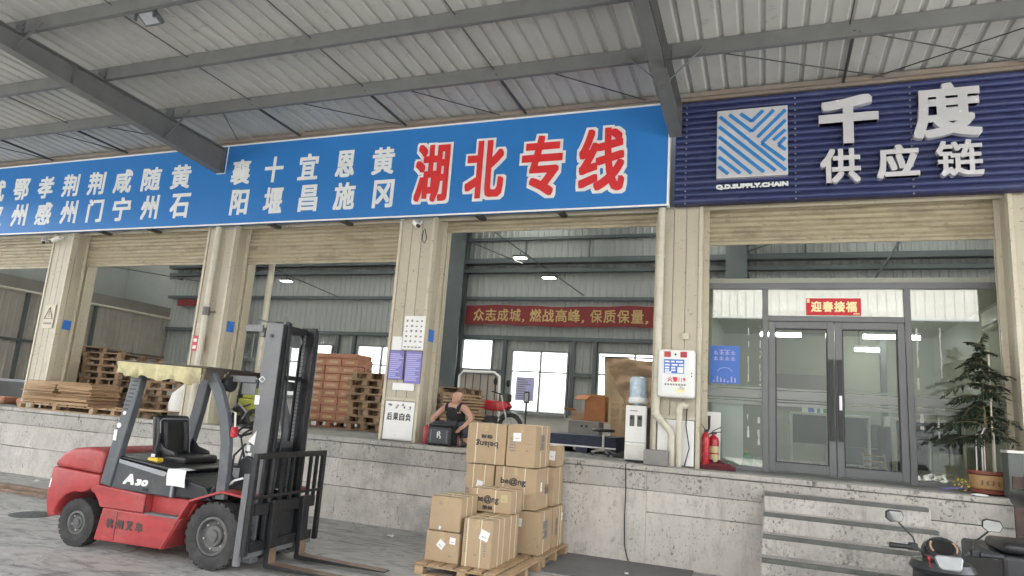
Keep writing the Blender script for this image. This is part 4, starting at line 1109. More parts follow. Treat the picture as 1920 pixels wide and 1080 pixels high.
def carton(x0, x1, y0, y1, z0, z1, label, strapsx=(), strapsy=(), marks=(), rz=0, mt='card', tape=True, sag=0.0):
    w_, d, h_ = x1 - x0, y1 - y0, z1 - z0
    t = thing('carton', label, 'carton', ((x0 + x1) / 2, (y0 + y1) / 2, z0), rz, 'kraft cartons on the two pallets')
    b = MB().box(-w_ / 2 + .003, w_ / 2 - .003, -d / 2 + .003, d / 2 - .003, .002, h_ - .003)
    # a slightly tired box: corners pushed in, edges wavering, faces bulging a touch
    me = bpy.data.meshes.new('body'); bm = bmesh.new()
    bmesh.ops.create_cube(bm, size=1.0); bmesh.ops.subdivide_edges(bm, edges=bm.edges[:], cuts=4, use_grid_fill=True)
    rr = random.Random(int((x0 + 9) * 977 + z0 * 131 + y0 * 37)); cd = {}
    for v_ in bm.verts:
        u = v_.co * 2
        ext_ = sum(1 for q_ in u if abs(q_) > .99)
        p_ = Vector((u.x * (w_ / 2 - .004), u.y * (d / 2 - .004), (u.z + 1) / 2 * (h_ - .005) + .002))
        if ext_ == 3:
            k_ = rr.uniform(.0, .009); p_ -= Vector((u.x * k_, u.y * k_, u.z * k_ * .6))
        elif ext_ == 2:
            k_ = rr.uniform(.0, .004)
            p_ -= Vector((u.x * k_ if abs(u.x) > .99 else 0, u.y * k_ if abs(u.y) > .99 else 0, u.z * k_ * .5 if abs(u.z) > .99 else 0))
        else:
            k_ = .003 * (1 - max(abs(q_) for q_ in u if abs(q_) < .99) ** 2) + rr.uniform(-.001, .0005)
            p_ += Vector((u.x * k_ if abs(u.x) > .99 else 0, u.y * k_ if abs(u.y) > .99 else 0, u.z * k_ * .4 if abs(u.z) > .99 else 0))
        v_.co = p_
    es = [e_ for e_ in bm.edges if len(e_.link_faces) == 2 and e_.calc_face_angle(0) > R(50)]
    bmesh.ops.bevel(bm, geom=es, offset=.006, segments=2, affect='EDGES', clamp_overlap=True)
    for f_ in bm.faces: f_.smooth = True
    for e_ in bm.edges:
        if len(e_.link_faces) == 2 and e_.calc_face_angle(0) > R(30): e_.smooth = False
    bm.to_mesh(me); bm.free()
    link('body', me, M[mt], t)
    # flap slit along the top with its tape
    if tape: obj('tape', MB().box(-.024, .024, -d / 2 + .001, d / 2 - .001, h_ - .003, h_ - .0015).box(-.024, .024, -d / 2 - .0005, -d / 2 + .002, h_ - .10, h_ - .0015), M['card_tape'], t)
    for sx in strapsx:
        x = (sx - .5) * w_
        obj('strap', MB().box(x - .006, x + .006, -d / 2 - .002, d / 2 + .002, h_ - .0025, h_ + .0005).box(x - .006, x + .006, -d / 2 - .002, -d / 2 + .004, .0, h_ - .003), M['strap'], t)
    for sy_ in strapsy:
        y = (sy_ - .5) * d
        obj('strap', MB().box(-w_ / 2 - .002, w_ / 2 + .002, y - .006, y + .006, h_ - .0025, h_ + .0005).box(w_ / 2 - .004, w_ / 2 + .002, y - .006, y + .006, .0, h_ - .003), M['strap'], t)
    for mk in marks:
        k = mk[0]
        if k == 'label':      # face, u, v, size, rotation
            _, face, u, v, s_, rt = mk[:6]; sh_ = mk[6] if len(mk) > 6 else 1
            q = MB()
            if face == 'f':
                q.M = Matrix.Translation(((u - .5) * w_, -d / 2 - .0005, v * h_)) @ Matrix.Rotation(R(rt), 4, 'Y'); q.box(-s_ / 2, s_ / 2, -.002, .003, -s_ * sh_ / 2, s_ * sh_ / 2)
            else:
                q.M = Matrix.Translation((w_ / 2 + .0005, (u - .5) * d, v * h_)) @ Matrix.Rotation(R(rt), 4, 'X'); q.box(-.003, .002, -s_ / 2, s_ / 2, -s_ * sh_ / 2, s_ * sh_ / 2)
            lo = obj('label', q, M['paper'] if len(mk) < 8 else M[mk[7]], t)
            q2 = MB(); q2.M = q.M
            if face == 'f': q2.box(-s_ * .22, s_ * .0, -.0032, -.0022, -s_ * .2, -s_ * .12).box(s_ * .05, s_ * .28, -.0032, -.0022, -s_ * .18, -s_ * .12)
            else: q2.box(.0022, .0032, -s_ * .2, s_ * .2, -s_ * .1, -s_ * .0)
            obj('print', q2, M['ink_soft'], lo)
        elif k == 'text':     # face f, string, u0,u1,v0,v1, flip
            _, s_, u0, u1, v0, v1, flip, of = mk
            o = write('print', s_, (u0 - .5) * w_, (u1 - .5) * w_, v0 * h_, v1 * h_, -d / 2 - .003, M['ink'], t, grow=.0028 if of else 0, n=8)
            if flip:
                cx, cz = ((u0 + u1) / 2 - .5) * w_, (v0 + v1) / 2 * h_
                for vt in o.data.vertices: vt.co.x = 2 * cx - vt.co.x; vt.co.z = 2 * cz - vt.co.z
        elif k == 'side':   # print on the right face, turned upright
            _, s_, u0, u1, v0, v1, rt = mk
            o = write('print', s_, 0, 1, 0, 1, 0, M['ink_soft'], t, grow=.03, n=6)
            for vt in o.data.vertices:
                a, c_ = vt.co.x, vt.co.z
                if rt: a, c_ = c_, 1 - a
                dpt = vt.co.y
                vt.co = (w_ / 2 + .003 - dpt, (u0 + (u1 - u0) * a - .5) * d, (v0 + (v1 - v0) * c_) * h_)
        elif k == 'lines':
            _, u0, u1, v0, v1, nr, nc = mk
            q = MB(); random.seed(int(u0 * 1000 + v0 * 77) + nr)
            for r_ in range(nr):
                for c_ in range(nc):
                    a = u0 + (u1 - u0) * c_ / nc; e = a + (u1 - u0) / nc * .72; z = v0 + (v1 - v0) * r_ / nr
                    q.box((a - .5) * w_, (e - .5) * w_, -d / 2 + .0, -d / 2 + .0032 - .0034, z * h_, (z + (v1 - v0) / nr * .5) * h_)
            for v_ in q.v:
                if v_.y > -d / 2 - .0001: v_.y = -d / 2 + .004
                else: v_.y = -d / 2 + .0015
            stuff(obj('print_line', q, M['ink_soft'], t))
    return t
Z0 = .131
carton(-3.57, -3.145, -2.20, -1.76, Z0, .455, 'front left bottom carton, its face turned with a slanted white label', (), (), [('label', 'f', .47, .58, .085, 35), ('label', 'f', .80, .74, .07, 4), ('lines', .7, .8, .22, .3, 1, 2)], R(-1.5))
carton(-3.56, -3.17, -2.19, -1.70, .458, .83, 'plain carton at upper left of the front pallet with a small oval hole', (), (.3, .62), [('label', 'f', .37, .09, .025, 20, 1.4), ('lines', .3, .4, .76, .86, 2, 2)], R(1.2))
carton(-3.125, -2.765, -2.205, -1.36, Z0, .635, 'long carton at the front right with four straps and a tilted white label', (.17, .62), (.22, .40, .66, .86), [('label', 'f', .73, .68, .105, 18), ('lines', .1, .2, .3, .9, 12, 1), ('lines', .42, .52, .25, .55, 5, 1), ('lines', .72, .82, .25, .55, 6, 1)])
carton(-3.575, -3.15, -1.69, -1.28, Z0, .625, 'carton hidden behind the plain front carton on the front pallet')
carton(-3.30, -2.765, -1.68, -1.285, .64, .905, 'carton marked with dark lettering and a yellow sticker behind the long front carton', (.18, .62), (.4,), [('text', 'be@ng', .17, .70, .36, .74, False, .03), ('text', '倍尚', .32, .56, .12, .30, False, .02), ('label', 'f', .83, .66, .085, 0, 1.0, 'warn_yellow')], R(-.6))
# rear stack
carton(-3.60, -3.13, -1.15, -.62, Z0, .635, 'carton at the bottom left of the tall rear stack')
carton(-3.125, -2.57, -1.15, -.63, Z0, .635, 'carton low at the front right corner of the tall stack with a white tag', (), (.3,), [('label', 'f', .50, .72, .075, 2, 1.3), ('side', '倍尚', .25, .6, .35, .8, True)])
carton(-3.10, -2.56, -.615, -.12, Z0, .64, 'carton low at the back of the tall stack nearest the dock wall', (), (.5, .7), [('label', 's', .75, .72, .06, 2, 1.6), ('side', '倍尚', .2, .36, .3, .75, True)])
carton(-3.60, -3.115, -.61, -.12, Z0, .64, 'carton low at the back left of the tall stack')
carton(-3.605, -3.215, -1.16, -.64, .64, 1.138, 'narrow carton in the middle row left with a tilted label', (.28, .68), (), [('label', 'f', .52, .50, .085, 12, 1.1), ('lines', .03, .17, .12, .42, 4, 2)])
carton(-3.205, -2.645, -1.155, -.60, .642, 1.142, 'carton marked with dark lettering in the middle row right of the tall stack', (.21, .72), (.8,), [('text', 'be@ng', .15, .75, .54, .74, False, .03), ('label', 's', .35, .55, .05, 0, 2.2), ('side', '倍尚', .62, .9, .35, .6, False)])
carton(-3.60, -3.15, -.60, -.12, .645, 1.14, 'carton in the middle row hidden at the back left')
carton(-3.10, -2.60, -.59, -.12, .648, 1.14, 'carton in the middle row at the back right', (), (.6,))
carton(-3.625, -3.075, -1.17, -.60, 1.145, 1.655, 'top left carton with its lettering printed upside down', (.25, .75), (), [('text', 'beiang', .24, .80, .40, .60, True, .03), ('text', '倍尚', .38, .66, .62, .72, True, .02)])
carton(-3.07, -2.675, -1.18, -.56, 1.147, 1.668, 'top right carton with a square white label and small print', (), (.35, .7), [('label', 'f', .36, .70, .105, -2), ('lines', .12, .34, .36, .7, 5, 3), ('lines', .45, .88, .545, .58, 1, 7), ('lines', .6, .78, .38, .44, 1, 2), ('side', '倍尚', .3, .55, .42, .8, True)])
carton(-2.80, -2.59, -.52, -.15, 1.145, 1.42, 'small carton on the back edge of the tall stack with a white slip', (), (), [('label', 'f', .68, .52, .08, 3, 1.5)])
carton(-3.55, -2.85, -.56, -.14, 1.145, 1.55, 'carton hidden behind the two top cartons')
# ================================================================ STACKS ON THE DOCK
def pallet(loc, rz, label, group, size=(1.15, 1.0), wm='wood_old', h=.135, detail=False, deck=6):
    t = thing('wooden_pallet', label, 'pallet', loc, rz, group)
    pallet_parts(size[0], size[1], t, deck, wm, h, detail)
    return t
# flattened cardboard on a pallet in front of the first column
pallet((-12.9, .28, FL + .007), 0, 'pale pallet at the dock edge under the pile of flat cardboard', 'pallets on the dock', (2.1, .62), 'wood', .13, True, 9)
random.seed(11)
z = FL + .142
sheets = []
i = 0
while z < 1.80:
    w_ = random.uniform(.88, 1.0); h = random.choice([.018, .026, .035, .05])
    for k, xc in enumerate((-13.38, -12.42)):
        ox = random.uniform(-.05, .05); oy = random.uniform(-.04, .04)
        mb = MB().box(-w_ / 2, w_ / 2, -.31, .31, 0, h * .45).box(-w_ / 2 + .01, w_ / 2 - .02, -.30, .31, h * .5, h * .96)
        o = obj('cardboard_sheet', mb, M['board'], bevel=.004, seg=1, loc=(xc + ox, .26 + oy, z), rot=(random.uniform(-.008, .008), random.uniform(-.006, .006), random.uniform(-.05, .05)))
        sheets.append((k, o))
    z += h + .004; i += 1
for k in (0, 1):
    L = [o for kk, o in sheets if kk == k]
    for i, o in enumerate(L): tag(o, 'flat cardboard sheet, %s of the %s pile at the dock edge' % (ordinal(i, len(L)), ('left', 'right')[k]), 'cardboard', 'flat cardboard sheets piled at the dock edge')

# tall untidy stack of old pallets between the first two columns
def stack(x, y, n, label, group, rzs=.05, size=(1.15, 1.0), wm='wood_old', h=.135, zgap=.004, detail=False, seed=1, z=FL + .008):
    random.seed(seed)
    root = None
    for i in range(n):
        rz = random.uniform(-rzs, rzs); ox = random.uniform(-.06, .06); oy = random.uniform(-.05, .05)
        if root is None:
            root = pallet((x + ox, y + oy, z), rz, label, group, size, wm, h, detail); t = root
        else: t = dup(root, (x + ox, y + oy, z), rz)
        t['label'] = label.replace('*', ordinal(i, n))
        z += h + zgap
G1 = 'old pallets in the tall stack behind the flat cardboard'
stack(-14.75, 1.7, 10, 'old pallet, * of the tall stack behind the flat cardboard', G1, .06, seed=5, size=(1.3, 1.1))
stack(-13.42, 1.75, 9, 'old pallet, * of the second stack left of the forklift roof', 'old pallets in the second stack left of the forklift roof', .06, seed=6, size=(1.15, 1.1))
stack(-11.65, 1.75, 6, 'old pallet, * of the stack seen under the forklift roof', 'pallets seen under the forklift roof', .08, seed=8, size=(.95, 1.05))
# one pallet lying upright-edged at the dock edge
t = pallet((-11.45, .36, FL + .007), 0, 'single pale pallet at the dock edge left of the forklift guard', 'pallets on the dock', (1.15, .6), 'wood', .13, True, 5)
o = obj('plywood_sheet', MB().box(-.55, .55, -.26, .26, 0, .02), M['board'], bevel=.003, loc=(-11.0, .45, FL + .142), rot=(0, 0, .05)); tag(o, 'tan plywood sheet lying on the single pale pallet', 'plywood')
# dark things at the far left
t = thing('machine_crate', 'low dark crate in front of the partition at the left edge', 'crate', (-17.0, 2.2, FL))
obj('body', MB().box(-1.6, 1.4, -.5, .6, 0, .55), M['desk_dark'], t, bevel=.02); obj('rail', MB().box(-1.6, 1.4, -.53, -.502, .5, .56), M['trim_grey'], t)
for i, x in enumerate((-17.6, -16.3, -15.3)):
    o = obj('red_bundle', MB().box(-.3, .3, -.2, .2, 0, .16), M['card_red'], bevel=.05, seg=3, smooth=True, loc=(x, 1.2, FL)); tag(o, ('leftmost dark red bundle', 'middle dark red bundle', 'rightmost dark red bundle')[i] + ' of three on the dock floor at left', 'bundle', 'dark red bundles at the left edge')

# wall of red brown cartons on a pallet
t = pallet((-8.92, 3.72, FL + .006), 0, 'red pallet under the wall of brown cartons', 'pallets on the dock', (1.25, .95), 'card_red', .13, False)
GC = 'red brown cartons stacked on the pallet'
cm = mesh('carton', MB().box(-.203, .203, -.148, .148, .002, .166), bevel=.006, seg=1)
ct = mesh('tape', MB().box(-.205, .205, -.02, .02, .1655, .168).box(-.12, .12, -.1495, -.147, .06, .11))
random.seed(4)
for r_ in range(8):
    for c_ in range(3):
        for d in range(2):
            t = thing('carton', 'red brown carton, %s of the %s %s column behind the mast' % (ordinal(r_, 8), ('front', 'rear')[d], ('left', 'middle', 'right')[c_]), 'carton', (-9.34 + c_ * .415 + random.uniform(-.006, .006), 3.36 + d * .31, FL + .144 + r_ * .170), random.uniform(-.02, .02), GC)
            link('body', cm, M['card_red'], t); link('tape', ct, M['card_tape'], t)
o = obj('cardboard_tray', MB().box(-.62, .62, -.3, .3, 0, .10), M['card_red'], bevel=.01, loc=(-8.95, 3.5, FL + .144 + 8 * .170)); tag(o, 'flat brown tray covering the wall of red brown cartons', 'tray')
# pallets right of the cartons
stack(-7.83, 3.35, 8, 'pallet, * of the tower between brown cartons and postered column', 'pallets in the tower right of the brown cartons', .035, seed=12, size=(.84, .9), wm='wood_old', h=.145, zgap=.005)
# pallets and timber behind the man
stack(-6.45, 4.2, 8, 'old pallet, * of the stack behind the seated man', 'pallets behind the seated man', .07, seed=21, size=(1.05, .9), wm='wood_old', h=.125)
for i in range(13):
    random.seed(i)
    o = obj('timber_board', MB().box(-.45, .45, -.06, .06, -.018, .018), M['wood'], bevel=.004, seg=1, loc=(-5.75 + random.uniform(-.04, .04), 3.3 + random.uniform(-.03, .03), FL + .12 + i * .062), rot=(0, random.uniform(-.02, .02), random.uniform(-.05, .05)))
    tag(o, 'pale board, %s of the timber pile behind the seated man' % ordinal(i, 13), 'board', 'boards in the timber pile behind the man')
# white tubular cage trolley
t = thing('cage_trolley', 'white tubular cage trolley standing behind the red motorbike', 'trolley', (-7.0, 6.0, FL))
obj('tube_frame', MB().tube([(-.15, 0, 0), (-.15, 0, 1.42), (-.05, 0, 1.53), (.78, 0, 1.53), (.92, 0, 1.44), (.98, 0, 0)], .035, 8), M['white'], t, smooth=True)
for i in range(5):
    obj('cage_bar', MB().tube([(.02 + i * .2, 0, .1), (.02 + i * .2, 0, 1.52)], .012, 5), M['steel_int'], t)
obj('back_board', MB().box(-.1, .92, .02, .05, .1, 1.45), M['part_wall'], t)
# red motorbike behind the man
t = thing('motorbike', 'red motorbike parked in the hall behind the seated man', 'motorbike', (-5.35, 3.6, FL), R(-6))
def ring(mb, c, r, rr, n=20, axis='y'):
    return mb.tube([(c[0] + r * math.cos(2 * PI * i / n), c[1], c[2] + r * math.sin(2 * PI * i / n)) for i in range(n + 1)], rr, 7, False)
for x in (-.62, .55):
    w_ = obj('wheel', ring(MB(), (x, 0, .29), .25, .045), M['rubber'], t, smooth=True)
    sp = MB().lathe([(.05, -.05), (.05, .05)], 10, 'y', (x, 0, .29))
    for i in range(10):
        a = 2 * PI * i / 10; sp.tube([(x, 0, .29), (x + .23 * math.cos(a), 0, .29 + .23 * math.sin(a))], .005, 4)
    stuff(obj('spokes', sp, M['bolt'], w_))
mg = MB(); vs = []
for i in range(11):
    a = R(20 + 130 * i / 10)
    for y in (-.06, 0, .06): vs.append((.55 + .31 * math.cos(a), y, .29 + (.31 + (.02 if y == 0 else 0)) * math.sin(a)))
mg.add(vs, [(i * 3 + j, i * 3 + j + 1, i * 3 + j + 4, i * 3 + j + 3) for i in range(10) for j in range(2)])
obj('mudguard', mg, M['trim_grey'], t, smooth=True)
obj('tank', MB().prism([(-.14, .62), (.2, .60), (.30, .70), (.22, .80), (.0, .82), (-.14, .74)], -.10, .10), M['moto_red'], t, bevel=.04, seg=3, smooth=True)
obj('fairing', MB().prism([(.22, .60), (.46, .62), (.54, .70), (.44, .82), (.24, .80)], -.11, .11), M['moto_red'], t, bevel=.03, seg=3, smooth=True)
obj('seat', MB().prism([(-.72, .72), (-.1, .66), (-.12, .74), (-.4, .77), (-.74, .80)], -.12, .12), M['vinyl'], t, bevel=.03, smooth=True)
obj('engine', MB().box(-.2, .2, -.14, .14, .22, .5).lathe([(.12, -.16), (.12, .16)], 12, 'y', (-.05, 0, .32)), M['steel_dark'], t, bevel=.02)
obj('fork_leg', MB().tube([(.55, -.09, .29), (.36, -.09, .92)], .022, 7).tube([(.55, .09, .29), (.36, .09, .92)], .022, 7), M['bolt'], t)
hb = obj('handlebar', MB().tube([(.26, -.34, .98), (.36, -.15, .94), (.36, .15, .94), (.26, .34, .98)], .014, 7).box(.30, .50, -.10, .10, .80, .95), M['moto_green'], t, bevel=.01)
obj('mirror', MB().tube([(.30, -.24, .97), (.30, -.28, 1.12)], .008, 6).lathe([(.02, -.01), (.075, -.006), (.075, .006), (.02, .01)], 14, 'x', (.30, -.28, 1.18)).lathe([(.02, -.01), (.075, -.006), (.075, .006), (.02, .01)], 14, 'x', (.30, .28, 1.18)), M['black'], hb)
obj('rack_box', MB().box(-.98, -.66, -.17, .17, .55, .78), M['moto_green'], t, bevel=.03)

# thin stand with a black paddle
t = thing('phone_stand', 'thin black floor stand in front of the window with the notice', 'stand', (-3.86, 1.75, FL))
obj('pole', MB().tube([(0, 0, .02), (0, 0, .78)], .016, 8), M['black'], t); obj('base', MB().lathe([(.16, 0), (.16, .012), (.03, .022)], 16), M['black'], t)
obj('holder', MB().box(-.05, .05, -.02, .015, .76, .96), M['black'], t, bevel=.015); obj('holder_face', MB().box(-.03, .03, -.024, -.0205, .79, .93), M['trim_grey'], t)

# navy crate pallet on a white pallet
t = thing('navy_pallet', 'low navy blue plastic pallet lying behind the tall carton stack', 'pallet', (-2.95, 2.6, FL))
obj('deck', MB().box(-.62, .60, -.5, .5, .10, .29), M['blue_tarp'], t, bevel=.01); obj('foot', MB().box(-.60, -.4, -.48, .48, .004, .099).box(-.1, .1, -.48, .48, .004, .099).box(.4, .58, -.48, .48, .004, .099), M['blue_tarp'], t)
obj('white_edge', MB().box(-.62, .60, -.52, -.502, .09, .115), M['white'], t)
# swivel stool with star foot
t = thing('swivel_stool', 'black swivel stool with a steel star base near the water dispenser', 'stool', (-2.46, 1.62, FL))
obj('column', MB().tube([(0, 0, .06), (0, 0, .38)], .022, 8), M['bolt'], t); obj('seat', MB().lathe([(.05, .375), (.17, .38), (.19, .40), (.17, .425), (.02, .43)], 20), M['vinyl'], t, smooth=True)
for i in range(5):
    a = 2 * PI * i / 5 + .3
    l = obj('foot', MB().tube([(0, 0, .09), (.12 * math.cos(a), .12 * math.sin(a), .075), (.22 * math.cos(a), .22 * math.sin(a), .045)], .013, 6), M['bolt'], t)
    obj('caster', MB().lathe([(.022, -.012), (.022, .012)], 10, 'y', (.22 * math.cos(a), .22 * math.sin(a), .022)), M['black'], l)
# cartons and papers at the back
o = thing('carton', 'open orange brown carton standing on the papers by the back wall', 'carton', (-3.4, 5.0, FL + .53))
obj('body', MB().box(-.22, .22, -.18, .18, 0, .53), M['orange_card'], o, bevel=.006); obj('flap', MB().bar((-.22, -.18, .53), (-.30, -.30, .44), .4, .008).box(-.22, .22, -.185, -.181, .50, .56), M['orange_card'], o)
o = thing('paper_box', 'grey lidded box with two dark holes on the hall floor', 'box', (-3.55, 4.75, FL))
obj('body', MB().box(-.33, .33, -.2, .2, .25, .52).box(-.34, .34, -.21, .21, .0, .24), M['grey_crate'], o, bevel=.01); obj('hole', MB().lathe([(.025, -.204), (.025, -.2)], 10, 'y', (-.04, 0, .42)).lathe([(.025, -.204), (.025, -.2)], 10, 'y', (.06, 0, .42)), M['black'], o)
o = thing('carton', 'low open brown carton left of the orange carton', 'carton', (-3.72, 5.0, FL + .53)); obj('body', MB().box(-.2, .2, -.15, .15, 0, .2), M['tarp'], o, bevel=.006); obj('flap', MB().bar((-.2, -.15, .2), (-.23, -.22, .24), .3, .008), M['orange_card'], o)
o = thing('carton', 'tall brown carton beside the hanging tarpaulin', 'carton', (-2.86, 5.1, FL)); obj('body', MB().box(-.20, .2, -.2, .2, 0, .95), M['tarp'], o, bevel=.01); obj('tape', MB().box(-.02, .02, -.203, -.199, .5, .95), M['card_tape'], o)
# hanging tarpaulin over window C
tp = MB(); nu, nv = 28, 20; vs = []
for j in range(nv + 1):
    v = j / nv
    for i in range(nu + 1):
        u = i / nu
        xl = -4.10 + .78 * min(1, v * 1.05) ** 1.1          # left edge cuts in like a half drawn curtain
        x = xl + u * (-1.9 - xl)
        z = 3.49 + .03 * math.sin(u * 9) - .06 * math.sin(u * PI) * .6 - v * (1.75 - .0 * u)
        y_ = 8.6 + .05 * math.sin(u * 14 + v * 5) + .05 * math.sin(v * 23 + 2.5 * math.sin(u * 5)) + .03 * math.sin(v * 41 + u * 9) + .15 * v * (1 - u)
        vs.append((x, y_, z))
tp.add(vs, [(j * (nu + 1) + i, j * (nu + 1) + i + 1, (j + 1) * (nu + 1) + i + 1, (j + 1) * (nu + 1) + i) for j in range(nv) for i in range(nu)])
t = thing('tarpaulin', 'brown tarpaulin hung like a half drawn curtain over the back window', 'tarpaulin', (0, 0, 0))
obj('cloth', tp, M['tarp'], t, smooth=True, ang=80)
q = MB(); vs = []
for j in range(21):
    v = j / 20; xr = -4.10 + .78 * min(1, v * 1.05) ** 1.1
    for i in range(7):
        u = i / 6; vs.append((-4.13 + .10 * v + (xr + .04 + 4.13 - .10 * v) * u, 8.70 + .03 * math.sin(v * 11 + u * 3) + .02 * math.sin(u * 7), 3.47 - 1.75 * v))
q.add(vs, [(j * 7 + i, j * 7 + i + 1, (j + 1) * 7 + i + 1, (j + 1) * 7 + i) for j in range(20) for i in range(6)])
obj('lining', q, M['card'], t, smooth=True, ang=80)
obj('pole', MB().tube([(-4.2, 8.65, 3.5), (-1.9, 8.65, 3.5)], .02, 6), M['rod'], t)
o = thing('fan', 'dark round floor fan half hidden beside the water dispenser', 'fan', (-1.98, 2.2, FL)); obj('cage', MB().lathe([(.03, -.09), (.16, -.06), (.19, 0), (.16, .06), (.03, .09)], 18, 'x', (0, 0, .62)), M['black'], o, smooth=True); obj('stand', MB().tube([(0, 0, .02), (0, 0, .45)], .02, 7).lathe([(.15, .0), (.15, .02)], 14), M['steel_dark'], o); obj('grille_ring', MB().tube([(-.1, .17 * math.cos(i * PI / 10), .62 + .17 * math.sin(i * PI / 10)) for i in range(21)], .008, 5), M['trim_grey'], o)

# things behind the forklift: bags, board, yellow machine
o = thing('white_sack', 'plump white woven sack on the dock behind the forklift guard', 'sack', (-10.75, 1.0, FL)); obj('bag', MB().lathe([(.16, 0), (.24, .08), (.26, .3), (.22, .5), (.10, .62), (.05, .68)], 16), M['white'], o, smooth=True); obj('tie', MB().tube([(.06 * math.cos(i * PI / 6), .06 * math.sin(i * PI / 6), .63) for i in range(13)], .01, 5), M['strap'], o)
o = obj('pale_board', MB().box(-.1, .1, -.02, .02, 0, .95), M['plaster'], bevel=.006, loc=(-10.1, 1.35, FL), rot=(R(-4), R(5), 0)); tag(o, 'narrow pale board leaning upright behind the forklift', 'board')
o = obj('dark_board', MB().box(-.18, .18, -.02, .02, 0, 1.05), M['desk_dark'], bevel=.006, loc=(-9.75, 1.5, FL), rot=(R(-4), R(3), 0)); tag(o, 'wide dark board leaning beside the narrow pale board', 'board')
t = thing('hand_tractor', 'lime yellow machine with bent handles on the dock behind the mast', 'machine', (-9.25, 1.35, FL))
obj('body', MB().box(-.25, .25, -.25, .25, .18, .5).box(-.2, .1, -.2, .2, .5, .72), M['lime'], t, bevel=.03); obj('handle', MB().tube([(-.2, -.2, .45), (-.45, -.3, .7), (-.3, -.3, .95), (-.1, -.28, 1.0)], .02, 7).tube([(.2, -.2, .45), (-.2, -.32, .3), (-.5, -.4, .25)], .018, 7), M['rod'], t)
obj('wheel', ring(MB(), (-.15, -.3, .16), .12, .04), M['rubber'], t, smooth=True); obj('wheel', ring(MB(), (.2, -.3, .16), .12, .04), M['rubber'], t, smooth=True); obj('hose', MB().tube([(-.3, -.3, .3), (-.1, -.38, .4), (.1, -.36, .25), (.0, -.34, .12)], .02, 6), M['trim_grey'], t)
# white PVC down pipes inside by the second column, grey door column
o = obj('inner_downpipe', MB().tube([(-9.3, 1.3, FL), (-9.3, 1.3, 4.9)], .06, 10), M['pvc'], smooth=True); tag(o, 'white pipe standing behind the column with the red notice', 'pipe')

# ================================================================ PIPES, CABINET AND NOTICES ON THE COLUMNS
t = thing('downpipe', 'cream downpipe on the fire cabinet column, bending out near its foot', 'pipe', (0, 0, 0))
obj('pipe', MB().tube([(-1.44, .36, 4.94), (-1.445, .36, 2.0), (-1.43, .36, 1.92), (-1.25, .35, 1.72), (-1.22, .35, 1.66), (-1.22, .35, FL)], .052, 14), M['pvc'], t, smooth=True)
obj('pipe_collar', MB().tube([(-1.44, .36, 3.16), (-1.44, .36, 3.19)], .058, 14).tube([(-1.44, .36, 4.2), (-1.44, .36, 4.23)], .058, 14).tube([(-1.45, .36, 2.02), (-1.445, .36, 1.93)], .058, 14), M['pvc'], t, smooth=True)
t = thing('hydrant_pipe', 'thin cream pipe rising to the underside of the fire cabinet', 'pipe', (0, 0, 0))
obj('pipe', MB().tube([(-1.12, .34, FL), (-1.12, .34, 2.0), (-1.10, .34, 2.06), (-1.0, .34, 2.07)], .042, 12), M['pvc'], t, smooth=True); obj('elbow', MB().tube([(-1.135, .34, 1.98), (-1.11, .34, 2.07), (-1.05, .34, 2.08)], .052, 12), M['pvc'], t, smooth=True)
o = obj('cable', MB().tube([(-1.03, .42, 2.1), (-1.04, .41, 1.8), (-.99, .41, 1.5), (-1.05, .41, 1.26)], .008, 5), M['black']); tag(o, 'thin black cable hanging below the fire cabinet', 'cable')
t = thing('downpipe', 'cream downpipe on the column with the red notice behind the forklift', 'pipe', (0, 0, 0))
obj('pipe', MB().tube([(-9.87, .36, 4.94), (-9.87, .36, FL)], .058, 14), M['pvc'], t, smooth=True); obj('bracket', MB().box(-9.95, -9.72, .40, .44, 3.28, 3.31).tube([(-9.87, .36, 3.22), (-9.87, .36, 3.38)], .065, 12), M['steel'], t)
t = thing('fire_cabinet', 'white rounded fire alarm cabinet on the column left of the office', 'cabinet', (-1.17, .30, 2.17))
obj('body', MB().box(-.25, .25, -.06, .13, 0, .665), M['white'], t, bevel=.04, seg=4, smooth=True)
obj('inner_panel', MB().box(-.19, .19, -.065, -.058, .05, .53), M['char_white'], t, bevel=.004)
for x in (-.12, .10): obj('red_button', MB().box(x - .045, x + .045, -.068, -.058, .555, .635), M['ext_red'], t, bevel=.006)
obj('speaker_hole', MB().lathe([(.015, -.064), (.015, -.058)], 10, 'y', (-.01, 0, .595)), M['black'], t)
q = obj('blue_notice', MB().box(-.165, .11, -.069, -.064, .33, .525), M['poster_blue'], t)
lm = MB()
for r_, (z, ws) in enumerate(((.49, ((-.15, -.09), (-.07, -.02), (.0, .09))), (.445, ((-.15, -.085), (-.06, .02), (.04, .10))), (.405, ((-.15, -.09), (-.065, -.01))), (.37, ((-.15, -.09), (-.065, -.005))), (.342, ((-.15, -.06),)))):
    for a, b in ws: lm.box(a, b, -.0715, -.0685, z - .008, z + .014)
stuff(obj('print_line', lm, M['paper'], q))
obj('white_square', MB().box(.02, .10, -.0715, -.0685, .34, .42), M['paper'], q)
write('lettering', '火警119', -.11, .135, .215, .285, -.066, M['sign_red'], t, grow=.004, n=6)
lm = MB()
for i in range(8): lm.box(-.15 + i * .037, -.125 + i * .037, -.0675, -.0645, .165, .19)
for i in range(3): lm.bar((.05, -.066, .17 - i * .02), (.12, -.066, .13 - i * .015), .003, .006)
stuff(obj('print_line', lm, M['ink_soft'], t)); obj('yellow_sticker', MB().box(.0, .13, -.0675, -.0645, .075, .12), M['cream_text'], t)
obj('hinge', MB().box(.205, .22, -.066, -.058, .33, .35).box(.205, .22, -.066, -.058, .29, .31), M['black'], t)
